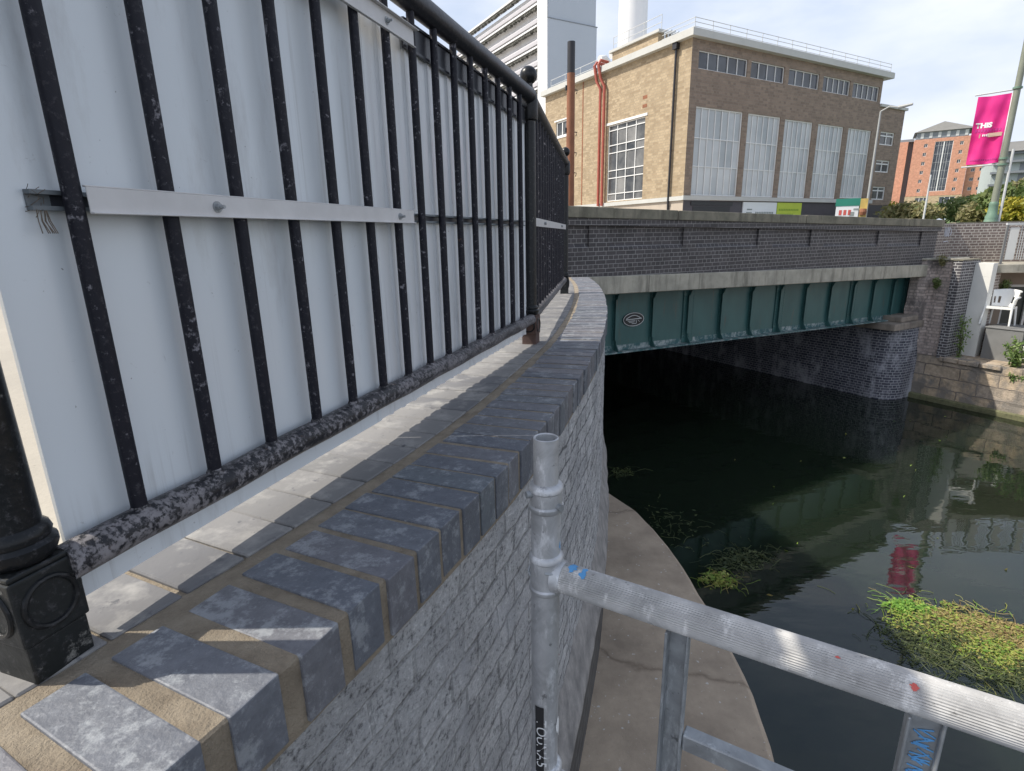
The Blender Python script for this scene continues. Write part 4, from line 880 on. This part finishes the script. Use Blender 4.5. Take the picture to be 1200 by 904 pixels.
weedmat((3.35,7.15), (.55,.30), 160, L_WEEDD, 44, 'floating_weed', strands=150, leaf=.05, rot=.4)
weedmat((2.85,6.65), (.30,.20), 300, L_WEED, 45, 'floating_weed', strands=60, leaf=.045)
weedmat((2.6,8.2), (.6,.9), 50, L_WEEDD, 46, 'floating_weed', strands=50, leaf=.05)
weedmat((2.15,10.3), (.35,.3), 80, L_WEEDD, 47, 'floating_weed', strands=40, leaf=.05)
mb = MB(); rr = random.Random(48)
for k in range(55):
    p = bw(rr.uniform(6,16.5), rr.uniform(-9,-.5)-0, WZ+.004); leaves(mb, p, (.03,.03,.004), 1, .045, 900+k, flat=True)
tag(mb.build('floating_leaves', L_WEED), kind='stuff')

# ------------------------------------------------------------------ brick hall
B2A = R(29.38); FH = frame(10.4165, 34.46, B2A)
hb = thing('brick_hall', (10.4165,34.46,-.5), 'large flat roofed brick hall with tall frosted window bays and a rooftop railing', 'building', rz=B2A)
wins = [(.56,4.70,8.95,9.88),(5.02,8.2,8.95,9.88),(8.64,11.83,8.95,9.88),(12.27,15.37,8.92,9.85),(15.72,19.0,8.88,9.82)]
pans = [(.61,4.66,2.12,7.01),(5.14,8.28,2.12,7.0),(8.73,11.7,2.12,6.95),(12.29,15.27,2.14,6.93),(15.84,18.76,2.2,6.92)]
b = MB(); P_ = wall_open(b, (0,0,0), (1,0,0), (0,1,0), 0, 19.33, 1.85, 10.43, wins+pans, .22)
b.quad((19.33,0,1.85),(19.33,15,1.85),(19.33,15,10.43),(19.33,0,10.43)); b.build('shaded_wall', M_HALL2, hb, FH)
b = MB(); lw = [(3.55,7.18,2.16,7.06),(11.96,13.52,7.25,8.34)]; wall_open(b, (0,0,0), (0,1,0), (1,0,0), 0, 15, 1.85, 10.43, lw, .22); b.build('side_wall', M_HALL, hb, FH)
b = MB(); b.box((-.35,-.35,10.43),(20.08,15.2,10.80)); b.build('roof', M_ROOFT, hb, FH)
def grid_window(o, O_, U_, N_, a, c, z0, z1, cols, rows, glass, fm, d=.12, fr_=.07, bar=.045, nm='window'):
    O_, U_, N_ = Vector(O_), Vector(U_), Vector(N_); Zv = Vector((0,0,1)); b = MB()
    def bx(x0_, x1_, za, zb, d0, d1):
        p = [O_+U_*x+Zv*z+N_*dd for dd in (d0,d1) for x, z in ((x0_,za),(x1_,za),(x1_,zb),(x0_,zb))]; b.add(p, [(0,1,2,3),(7,6,5,4),(0,4,5,1),(1,5,6,2),(2,6,7,3),(3,7,4,0)])
    bx(a, a+fr_, z0, z1, d-.05, d); bx(c-fr_, c, z0, z1, d-.05, d); bx(a+fr_, c-fr_, z1-fr_, z1, d-.05, d); bx(a+fr_, c-fr_, z0, z0+fr_, d-.05, d)
    for x in cols: bx(a+(c-a)*x-bar/2, a+(c-a)*x+bar/2, z0+fr_, z1-fr_, d-.045, d-.002)
    for z in rows: bx(a+fr_, c-fr_, z0+(z1-z0)*z-bar/2, z0+(z1-z0)*z+bar/2, d-.04, d-.004)
    w = b.build(nm, fm, o, FH); b = MB(); xs_ = [0]+list(cols)+[1]; zs_ = [0]+list(rows)+[1]
    for xa, xb in zip(xs_[:-1], xs_[1:]):
        for za, zb in zip(zs_[:-1], zs_[1:]):
            t0, t1 = rnd.uniform(.002,.014), rnd.uniform(.002,.014)
            b.quad(O_+U_*(a+(c-a)*xa)+Zv*(z0+(z1-z0)*za)+N_*(d+t0), O_+U_*(a+(c-a)*xb)+Zv*(z0+(z1-z0)*za)+N_*(d+t1), O_+U_*(a+(c-a)*xb)+Zv*(z0+(z1-z0)*zb)+N_*(d+t1), O_+U_*(a+(c-a)*xa)+Zv*(z0+(z1-z0)*zb)+N_*(d+t0))
    b.build('pane', glass, w, FH); return w
for a, c, z0, z1 in wins:
    n_ = 5 if a < 1 else (4 if a < 12 else 5); grid_window(hb, (0,0,0),(1,0,0),(0,1,0), a, c, z0, z1, [k/n_ for k in range(1,n_)], [], M_GLASS, M_WFRAME, bar=.05, fr_=.045)
for a, c, z0, z1 in pans:
    n_ = 7 if a < 1 else 6; grid_window(hb, (0,0,0),(1,0,0),(0,1,0), a, c, z0, z1, [k/n_ for k in range(1,n_)], [.34,.66], M_FROST, M_WFRAME, bar=.05, nm='window_bay')
grid_window(hb, (0,0,0),(0,1,0),(1,0,0), 3.55,7.18,2.16,7.06, [.25,.5,.75], [.10,.31,.41,.64,.74,.93], M_GLASS2, M_WFRAME, bar=.055, fr_=.06)
grid_window(hb, (0,0,0),(0,1,0),(1,0,0), 11.96,13.52,7.25,8.34, [.5], [], M_GLASS2, M_WFRAME, bar=.1, fr_=.1)
for bb_ in (((-.04,3.35,7.07),(.05,7.40,7.22)), ((-.04,11.8,8.35),(.05,13.7,8.45)), ((-.04,11.8,7.14),(.05,13.7,7.24))):
    b = MB(); b.box(*bb_); b.build('window_surround', M_WFRAME, hb, FH)
b = MB(); b.box((-.12,-.12,1.86),(20.0,-.002,2.10)); b.box((-.12,-.002,1.84),(-.002,15,2.08)); b.build('ledge', M_ROOFT, hb, FH)
b = MB(); b.box((.03,.05,-.55),(19.3,.3,1.85)); b.build('shopfront', M_SHOP, hb, FH)
b = MB(); b.box((.0,.3,-.55),(.3,15,1.84)); b.box((0,.0,-.55),(.028,.3,1.84)); b.build('plinth', M_BEIGE, hb, FH)
b = MB(); b.box((.7,.01,1.55),(4.4,.05,1.78)); b.box((.9,.03,-.5),(4.2,.049,1.5)); b.build('shutter', M_PIPEK, hb, FH)
q = MB(); q.box((5.37,-.03,.4),(8.74,.045,1.80)); sg = q.build('sign_board', M_SIGNW, hb, FH)
q = MB()
for k in range(3): q.box((5.75-.05*k,-.04,1.30-.20*k),(6.25,-.031,1.38-.20*k))
for k in range(11): q.box((6.6+k*.17,-.04,1.05),(6.72+k*.17,-.031,1.20))
q.build('sign_marks', M_TXT, sg, FH)
q = MB(); q.box((8.80,-.03,.4),(11.45,.045,1.80)); sg = q.build('sign_board', M_LIME, hb, FH)
q = MB()
for k in range(12): q.box((9.0+k*.18,-.04,1.28),(9.13+k*.18,-.031,1.40))
for k in range(9): q.box((9.0+k*.18,-.04,.98),(9.13+k*.18,-.031,1.08))
q.build('sign_marks', M_TXTG, sg, FH)
# pipes on the side wall
for y_, mat_, nm in ((1.10,M_PIPEK,'downpipe'),):
    b = MB(); b.tube([(-.12,y_,10.2),(-.12,y_,1.75),(-.05,y_+.05,1.3)], .07, 10); b.box((-.28,y_-.16,10.1),(-.03,y_+.16,10.42)); b.build(nm, mat_, hb, FH, smooth=True)
for dy in (0,.42):
    b = MB(); b.tube([(.3,7.72+dy,11.1),(-.35,7.72+dy,11.15),(-.5,7.75+dy,10.9),(-.30,7.75+dy,10.1),(-.2,7.44+dy,9.55),(-.2,7.44+dy,1.9)] if dy == 0 else [(.3,8.15,11.05),(-.35,8.15,11.1),(-.5,8.17,10.9),(-.30,8.17,10.0),(-.2,7.86,9.45),(-.2,7.86,1.9)], .10, 10); b.build('red_pipe', M_PIPER, hb, FH, smooth=True)
b = MB()
for y_ in (7.3,8.5):
    b.tube([(.9,y_,10.8),(.9,y_,11.3),(.6,y_,11.55),(.2,y_,11.45)], .26, 12)
b.build('roof_fan', M_WFRAME, hb, FH, smooth=True)
b = MB(); b.box((.05,2.8,10.8),(5,7.0,11.45)); b.build('penthouse', M_HALL, hb, FH); b = MB(); b.box((-.1,2.6,11.45),(5.2,7.2,11.6)); b.build('penthouse_roof', M_ROOFT, hb, FH)
b = MB(); 
for k in range(6): b.tube([(.25+k*.28,2.45,10.8),(.25+k*.28,2.45,11.35),(.25+k*.28,1.9,11.35)], .05, 8)
b.build('roof_vent', M_TOWERG, hb, FH, smooth=True)
b = MB()
for k in range(3):
    z = 10.95+.22*k; b.tube([(0,-.1,z),(19.9,-.1,z)], .018, 6); b.tube([(0,-.1,z),(0,2.4,z)], .018, 6)
for k in range(15): b.tube([(k*19.9/14,-.1,10.8),(k*19.9/14,-.1,11.42)], .022, 6)
for z in (11.6,12.0,12.4):
    b.tube([(.2,2.7,z),(.2,7.1,z)], .02, 6)
for y_ in (2.7,4.2,5.6,7.1): b.tube([(.2,y_,11.6),(.2,y_,12.4)], .02, 6)
for z in (11.1,11.5):
    b.tube([(.2,8.8,z),(.2,14.5,z)], .02, 6)
for y_ in (8.8,10.7,12.6,14.5): b.tube([(.2,y_,10.8),(.2,y_,11.5)], .02, 6)
b.build('roof_railing', M_LGREY, hb, FH)
for bb_, nm in ((((-.008,3.45,7.55),(.01,3.85,7.75)),'air_brick'), (((-.008,3.45,8.05),(.01,3.85,8.25)),'air_brick'), (((-.012,10.02,2.1),(.01,10.14,10.42)),'movement_joint')):
    b = MB(); b.box(*bb_); b.build(nm, M_RUSTP, hb, FH)
# lower wing
wg = thing('brick_wing', FH @ Vector((21.2,.1,-.5)), 'lower brown brick wing at the right end of the hall with three small windows', 'building', rz=B2A)
ww = [(20.02,21.95,6.06,6.98),(19.98,21.88,4.14,5.0),(20.05,21.83,2.15,3.1)]
b = MB(); wall_open(b, (0,.02,0),(1,0,0),(0,1,0), 19.34, 22.9, 1.75, 8.6, ww, .18); b.quad((22.9,.02,1.75),(22.9,12,1.75),(22.9,12,8.6),(22.9,.02,8.6)); b.build('wall', M_HALL2, wg, FH)
b = MB(); b.box((19.36,-.1,8.6),(23.1,12,8.78)); b.build('roof', M_ROOFT, wg, FH)
for a, c, z0, z1 in ww: grid_window(wg, (0,.02,0),(1,0,0),(0,1,0), a, c, z0, z1, [.5], [.7], M_GLASS2, M_WFRAME, fr_=.08, bar=.08)
b = MB(); b.box((19.36,.05,-.55),(22.85,.3,1.75)); b.build('shopfront', M_SHOP, wg, FH)
# tower block and chimney behind
FT = frame(5.079, 74.828, B2A)
tw = thing('tower_block', (5.079,74.828,-.5), 'tall white and grey concrete block with stacked louvred decks behind the brick hall', 'building', rz=B2A)
b = MB(); b.box((0,0,-.5),(7.4,2.1,25.0)); b.box((.12,.12,25.1),(7.3,2.1,46)); b.build('cladding', M_TOWERG, tw, FT)
b = MB(); b.box((-.05,-.04,25.0),(7.5,2.1,25.1)); b.build('cladding_seam', M_SEAM, tw, FT)
b = MB(); b.box((-.06,.0,-.5),(-.002,2.12,46)); b.box((0,2.1,-.5),(7,2.3,46)); b.build('white_column', M_TOWERW, tw, FT)
b = MB(); b.box((.9,2.3,-.5),(7,26,29.0)); b.build('core', M_TOWERW, tw, FT)
M_DECK = plain('deck_panel_shade_grey', (.47,.46,.48), .7, .06, .4, 0)  # shade of the recessed slabs put into the colour as grey
for k in range(10):
    z = 27.3-2.33*(k-1)
    b = MB(); b.box((-.06,2.3,z-.20),(1.0,26,z)); pts = [(-.06,z-1.45),(-.06,z-1.5+.02),(.9,z-.85)]
    d_ = b.build('deck_edge', M_TOWERW, tw, FT)
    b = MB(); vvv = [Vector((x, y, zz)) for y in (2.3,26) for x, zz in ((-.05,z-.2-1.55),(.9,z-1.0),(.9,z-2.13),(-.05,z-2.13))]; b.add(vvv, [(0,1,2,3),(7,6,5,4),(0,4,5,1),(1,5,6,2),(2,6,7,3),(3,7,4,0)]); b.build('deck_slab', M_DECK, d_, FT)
    b = MB(); rr = random.Random(k)
    for j in range(60):
        y_ = 2.5+j*.39; b.box((.05,y_,z-.2-rr.uniform(.18,.38)),(.5,y_+.3,z-.2))
    b.build('bracket_row', M_LOUV, d_, FT)
cp = at(741,42,55); ch = thing('chimney_stack', (cp.x,cp.y,-.5), 'round white chimney rising behind the brick hall roof', 'chimney')
b = MB(); b.lathe((cp.x,cp.y,0), [(1.22,-.5),(1.22,17.5),(1.19,30)], 40); b.build('shaft', M_TOWERW, ch, smooth=True)
# orange apartments
k_ = 1.65; A0 = at(1072,164,140*k_); AT = R(-33); FQ = frame(A0.x, A0.y, AT)
ap = thing('apartment_block', (A0.x,A0.y,6), 'orange brick apartment block with a tall central glazed strip and grey hipped roof', 'building', rz=AT)
S = lambda *t_: tuple(x*k_ for x in t_)
aw = []
for z in (15.35,13.75,12.1,10.45,8.85,7.1): aw += [S(1.65,2.2,z-.4,z+.25), S(7.15,7.7,z-.4,z+.25)]
gl = S(3.35,6.15,6.8,15.85)
b = MB(); wall_open(b, (0,0,0),(1,0,0),(0,1,0), 0, 8.8*k_, 6*k_, 16.45*k_, [tuple(x for x in a) for a in aw]+[gl], .3)
b.quad((0,0,6*k_),(0,14,6*k_),(0,14,16.45*k_),(0,0,16.45*k_)); b.quad((8.8*k_,0,6*k_),(8.8*k_,14,6*k_),(8.8*k_,14,16.45*k_),(8.8*k_,0,16.45*k_)); b.build('wall', M_ORANGE, ap, FQ)
lowo = [S(1.6,3.65,4.5,5.7), S(5.45,7.9,4.45,5.7)]
b = MB(); wall_open(b, (0,-.1,0),(1,0,0),(0,1,0), -.2, 8.9*k_, 2*k_, 6*k_, lowo, .3); b.box((-.2,-.1,6*k_-.15),(8.9*k_,0,6*k_)); b.build('buff_base', M_BUFF, ap, FQ)
def gw(o, a, c, z0, z1, cols, rows, d=.2, y0=0., bar=.2, fr_=.12, glass=M_GLASS, nm='window'):
    b = MB(); b.box((a,y0+d-.08,z0),(a+fr_,y0+d,z1)); b.box((c-fr_,y0+d-.08,z0),(c,y0+d,z1)); b.box((a+fr_,y0+d-.08,z1-fr_),(c-fr_,y0+d,z1)); b.box((a+fr_,y0+d-.08,z0),(c-fr_,y0+d,z0+fr_))
    for x in cols: b.box((a+(c-a)*x-bar/2,y0+d-.1,z0+fr_),(a+(c-a)*x+bar/2,y0+d-.002,z1-fr_))
    for z in rows: b.box((a+fr_,y0+d-.07,z0+(z1-z0)*z-bar/3),(c-fr_,y0+d-.004,z0+(z1-z0)*z+bar/3))
    w = b.build(nm, M_WFRAME, o, FQ); b = MB(); b.quad((a,y0+d+.01,z0),(c,y0+d+.01,z0),(c,y0+d+.01,z1),(a,y0+d+.01,z1)); b.build('pane', glass, w, FQ)
for a in aw: gw(ap, *a, [.5], [], bar=.08, fr_=.08)
gw(ap, *gl, [.5], [], bar=.30, nm='glazed_strip'); gw(ap, *gl, [.22,.36,.64,.78], [k/12 for k in range(1,12,2)], d=.24, bar=.05, fr_=.06, nm='glazed_strip')
for a in lowo: gw(ap, *a, [.33,.66], [], y0=-.1, bar=.15)
b = MB(); b.box((.5,.4,16.45*k_),(8.3*k_,13,17.75*k_)); at_ = b.build('attic', M_SEAM, ap, FQ)
for k in range(6):
    b = MB(); x = (.9+k*1.35)*k_; b.box((x,.3,16.6*k_),(x+.8,.42,17.6*k_)); b.build('attic_window', M_LGREY, at_, FQ)
b = MB(); e = [(-.3,-.3),(9.3*k_,-.3),(9.3*k_,14),(-.3,14)]; zt = 17.75*k_; b.add([Vector((x,y,zt)) for x,y in e]+[Vector((4.4*k_,4,19.7*k_)), Vector((4.9*k_,9,19.7*k_))], [(0,1,4),(1,2,5,4),(2,3,5),(3,0,4,5),(3,2,1,0)]); b.build('roof', M_SLATE, ap, FQ)
b = MB(); b.box((-2.4*k_,2,3*k_),(-.9*k_,14,16.4*k_)); b.build('side_bay', M_ORANGE, ap, FQ); b = MB(); b.box((-.9*k_,5,3*k_),(0,14,16.8*k_)); b.build('link_bay', M_SEAM, ap, FQ)
b = MB()
for k in range(7): b.box((-2.75*k_,3,(6.6+k*1.45)*k_),(-2.4*k_,12,(7.4+k*1.45)*k_))
b.build('balcony_stack', M_LGREY, ap, FQ)
b = MB(); b.box((-3*k_,3,16.4*k_),(0,14,16.9*k_)); b.build('flat_roof', M_SEAM, ap, FQ)
ap2 = thing('apartment_wing', FQ @ Vector((11*k_,3,6)), 'lower orange brick wing with rows of small windows behind the pink banner', 'building', rz=AT)
b = MB(); ow = [S(9.6+c*1.25,10.2+c*1.25,z-.3,z+.3) for z in (10.4,8.7,7.0,5.3) for c in range(4)]
wall_open(b, (0,1.5,0),(1,0,0),(0,1,0), 8.9*k_, 15*k_, 3*k_, 11.6*k_, ow, .3); b.build('wall', M_ORANGE, ap2, FQ)
for a in ow: gw(ap2, *a, [.5], [], y0=1.5, bar=.08, fr_=.08)
b = MB(); b.box((8.9*k_,1.9,11.6*k_),(15*k_,14,11.9*k_)); b.build('roof', M_SLATE, ap2, FQ)
# louvred building at the right edge
lp = at(1163,200,60); FL = frame(lp.x, lp.y, R(-35)); lb = thing('louvred_building', (lp.x,lp.y,1.5), 'pale green building with dark horizontal louvre bands behind the lamp post', 'building', rz=R(-35))
b = MB(); b.box((0,0,0),(14,10,5.55)); b.build('wall', M_PALEGREEN, lb, FL)
b = MB()
for z in (3.05,3.95,4.75,5.35): b.box((-.12,-.35,z),(14,-.002,z+.16))
b.build('louvre_band', M_SEAM, lb, FL); b = MB(); b.box((1.6,-.02,3.21),(2.1,-.002,3.9)); b.box((1.6,-.02,4.11),(2.1,-.002,4.7)); b.build('opening', M_SEAM, lb, FL)
b = MB(); vvv = [(-.3,-.5,5.55),(14,-.5,5.55),(14,10,5.55),(-.3,10,5.55),(1,4,6.7),(14,4,6.7)]; b.add(vvv, [(0,1,5,4),(1,2,5),(2,3,4,5),(3,0,4),(3,2,1,0)]); b.build('roof', M_SLATE, lb, FL)
b = MB(); b.box((3.0,1.2,5.6),(3.9,2.0,7.3)); b.build('chimney', M_ORANGE, lb, FL)

# ------------------------------------------------------------------ street furniture
LX, LY = 14.84, 17.57
lpz = thing('lamp_post', (LX,LY,-.4), 'green fluted lamp post carrying the pink banner by the brick wall', 'lamp post')
b = MB(); b.lathe((LX,LY,0), [(.19,-.4),(.19,.10),(.17,.16),(.155,.22),(.165,.28),(.13,.36),(.115,.62),(.125,.66),(.10,.72)], 20); b.build('base', M_GREENP, lpz, smooth=True)
b = MB(); b.lathe((LX,LY,0), [(.095,.70),(.085,2.2),(.075,7.5)], 16); b.build('column', M_OLIVE, lpz, smooth=True)
b = MB()
for z in (1.78,1.95,3.86): b = MB(); b.lathe((LX,LY,z), [(.085,-.03),(.115,-.025),(.115,.025),(.085,.03)], 16); b.build('bracket_band', M_GREENP, lpz, smooth=True)
b = MB(); b.tube([(LX,LY,7.4),(LX-.3,LY+.1,8.0),(LX-1.2,LY+.4,8.3)], .04, 8); b.box((LX-1.7,LY+.35,8.25),(LX-1.1,LY+.6,8.38)); b.build('lamp_head', M_OLIVE, lpz)
b = MB(); b.tube([(LX+.16,LY-.10,-.2),(LX+.16,LY-.10,2.2)], .035, 8); b.build('conduit', M_LGREY, lpz, smooth=True)
bd = (Vector((14.20,18.09,0))-Vector((LX,LY,0))); bl = bd.length; bd.normalize(); bn = Vector((bd.y, -bd.x, 0))
if bn.y > 0: bn = -bn
bnr = thing('banner', (LX,LY,1.83), 'bright pink street banner hung from the green lamp post', 'banner')
def bpos(u, v, off=0.):                      # u 0..1 away from post, v 0..1 upward
    rip = .035*math.sin(u*11+v*4)*(.5+.5*(1-v))+.04*noise.noise(Vector((u*4, v*5, 3)))
    return Vector((LX,LY,0))+bd*(.10+u*(bl-.06))+bn*(rip+off)+Vector((0,0,1.85+1.90*v-.02*math.sin(u*3.1)))
b = MB(); vv = [bpos(i/22, j/30) for i in range(23) for j in range(31)]; b.add(vv, [(i*31+j, (i+1)*31+j, (i+1)*31+j+1, i*31+j+1) for i in range(22) for j in range(30)])
vb = [bpos(i/22, j/30, -.004) for i in range(23) for j in range(31)]; b.add(vb, [(i*31+j+1, (i+1)*31+j+1, (i+1)*31+j, i*31+j) for i in range(22) for j in range(30)]); cl = b.build('cloth', M_BANNER, bnr, smooth=True)
b = MB(); b.tube([Vector((LX,LY,3.83)), Vector((LX,LY,3.80))+bd*(bl+.12)], .022, 8); b.tube([Vector((LX,LY,1.80)), Vector((LX,LY,1.78))+bd*(bl+.14)], .022, 8); b.build('arm', M_LGREY, bnr, smooth=True)
side = 1 if bd.dot(xr) < 0 else -1
def on_banner(cu, cv): 
    return lambda v: bpos(cu-side*v.x/(bl-.06), cv+v.y/1.90, .012)
text_mesh('lettering', 'THIS', .185, M_WHITEP, cl, I4, deform=on_banner(.66,.575), bold=.010)
b = MB(); vv = [bpos(-.10+.10*i/2, j/20, -.001) for i in range(3) for j in range(21)]; b.add(vv, [(i*21+j, (i+1)*21+j, (i+1)*21+j+1, i*21+j+1) for i in range(2) for j in range(20)]); b.build('hem', M_WHITEP, bnr, smooth=True)
def blobs(n, u0_, u1_, v0, hh, mat_, nm):
    b = MB(); rr = random.Random(n)
    for k in range(n):
        ua = u0_+(u1_-u0_)*k/n; ub = ua+(u1_-u0_)/n*.72; v1 = v0+hh*rr.uniform(.7,1); b.add([bpos(ua,v0,.012), bpos(ub,v0,.012), bpos(ub,v1,.012), bpos(ua,v1,.012)], [(0,1,2,3)])
    b.build(nm, mat_, cl)
blobs(9, .12,.93, .48,.05, M_DPINK, 'lettering'); blobs(1, .06,1.02,.395,.075, M_TAN, 'caption_bar'); 
b = MB()
for k in range(10):
    ua = .12+k*.055; b.add([bpos(ua,.415,.016), bpos(ua+.035,.415,.016), bpos(ua+.035,.445,.016), bpos(ua,.445,.016)], [(0,1,2,3)])
b.build('lettering', M_WHITEP, cl); blobs(12, .10,.92,.05,.03, M_DPINK, 'lettering')
def streetlamp(p0, p1, head, mat, label, r0=.07):
    o = thing('street_lamp', p0, label, 'street lamp'); b = MB(); b.tube([p0, p0.lerp(p1,.5), p1], [r0*1.2, r0, r0*.7], 10); b.build('column', mat, o, smooth=True)
    if head: b = MB(); b.tube([p1, p1.lerp(head,.5)+Vector((0,0,.12)), head], r0*.6, 8); d_ = (head-p1).normalized(); b.tube([head, head+d_*.5], [.08,.05], 8); b.build('lamp_arm', mat, o, smooth=True)
    return o
p0 = at(1003,250,30); p0.z = -.5; p1_ = at(1033,131,30); p1_.x, p1_.y = p0.x, p0.y; hd = at(1056,126,30)
pv_ = at(1032,131,30); M_LAMPG = plain('lamp_grey_paint', (.33,.34,.33), .5, .1, 4, 0)
streetlamp(Vector((pv_.x,pv_.y,-.5)), pv_, at(1053,126,29.8), M_LAMPG, 'slim grey street lamp in front of the right end of the brick hall', .05)
pa = at(1091,205,38); streetlamp(Vector((pa.x,pa.y,-.5)), pa, None, M_LGREY, 'thin pale pole standing among the hedges', .05)
# rusty pole with brackets by the hall
rp = at(669.5,49,22); o = thing('rusty_pole', (rp.x,rp.y,-.5), 'tall rust brown pole with a black top and climbing brackets in front of the hall', 'pole')
b = MB(); b.tube([(rp.x,rp.y,-.5),(rp.x,rp.y,5.55)], [.165,.145], 14); b.build('shaft', M_RUSTP, o, smooth=True)
b = MB(); b.tube([(rp.x,rp.y,5.55),(rp.x,rp.y,6.55)], .14, 14); b.build('black_top', M_PIPEK, o, smooth=True)
for z in (5.0,3.6,2.9,2.2):
    b = MB(); b.tube([(rp.x-.14,rp.y-.02,z+.05),(rp.x+.24,rp.y,z),(rp.x+.20,rp.y,z-.12)], .018, 6); b.box((rp.x-.20,rp.y-.05,z),(rp.x-.13,rp.y+.05,z+.16)); b.build('bracket', M_PIPEK, o)
# estate sign and poster on the far pavement
def board(px0, px1, pytop, r, z0, name, mat, label, cat):
    a, c = at(px0,pytop,r), at(px1,pytop-1,r); d_ = (c-a); d_.z = 0; L_ = d_.length; ang = math.atan2(d_.y, d_.x); F = frame(a.x, a.y, ang)
    o = thing(name, (a.x,a.y,-.5), label, cat, rz=ang); b = MB(); b.box((0,0,z0),(L_,.06,a.z)); m_ = b.build('board', mat, o, F)
    b = MB(); b.box((.05,.062,-.5),(.12,.12,a.z)); b.box((L_-.12,.062,-.5),(L_-.05,.12,a.z)); b.build('leg', M_LGREY, o, F); return o, m_, F, L_, a.z
o, m_, F, L_, zt = board(981,1008,234,27,.3,'notice_board',M_SIGNW,'white notice board with a green header beside the hall', 'sign')
b = MB(); b.box((-.03,-.012,zt-.27),(L_+.03,-.001,zt+.02)); b.build('header', M_SGREEN, m_, F)
b = MB()
for k in range(3): b.box((.12+k*.16,-.008,zt-.62),(.22+k*.16,-.001,zt-.42))
b.build('red_marks', M_REDP, m_, F); b = MB(); b.box((.62,-.008,zt-.44),(1.1,-.001,zt-.37)); b.box((.5,-.008,zt-.66),(.66,-.001,zt-.5)); b.box((.2,-.008,zt-.92),(.45,-.001,zt-.8)); b.build('dark_marks', M_TXT, m_, F)
o, m_, F, L_, zt = board(1009,1018,233,26.5,.3,'poster_panel',M_GOLD,'narrow gold poster panel beside the white notice board', 'poster')
b = MB(); b.lathe((L_/2,-.012,0), [(.10,zt-.62),(.13,zt-.5),(.10,zt-.38)], 12); b.build('poster_motif', M_RUSTP, m_, F)

scene.render.engine = 'CYCLES'
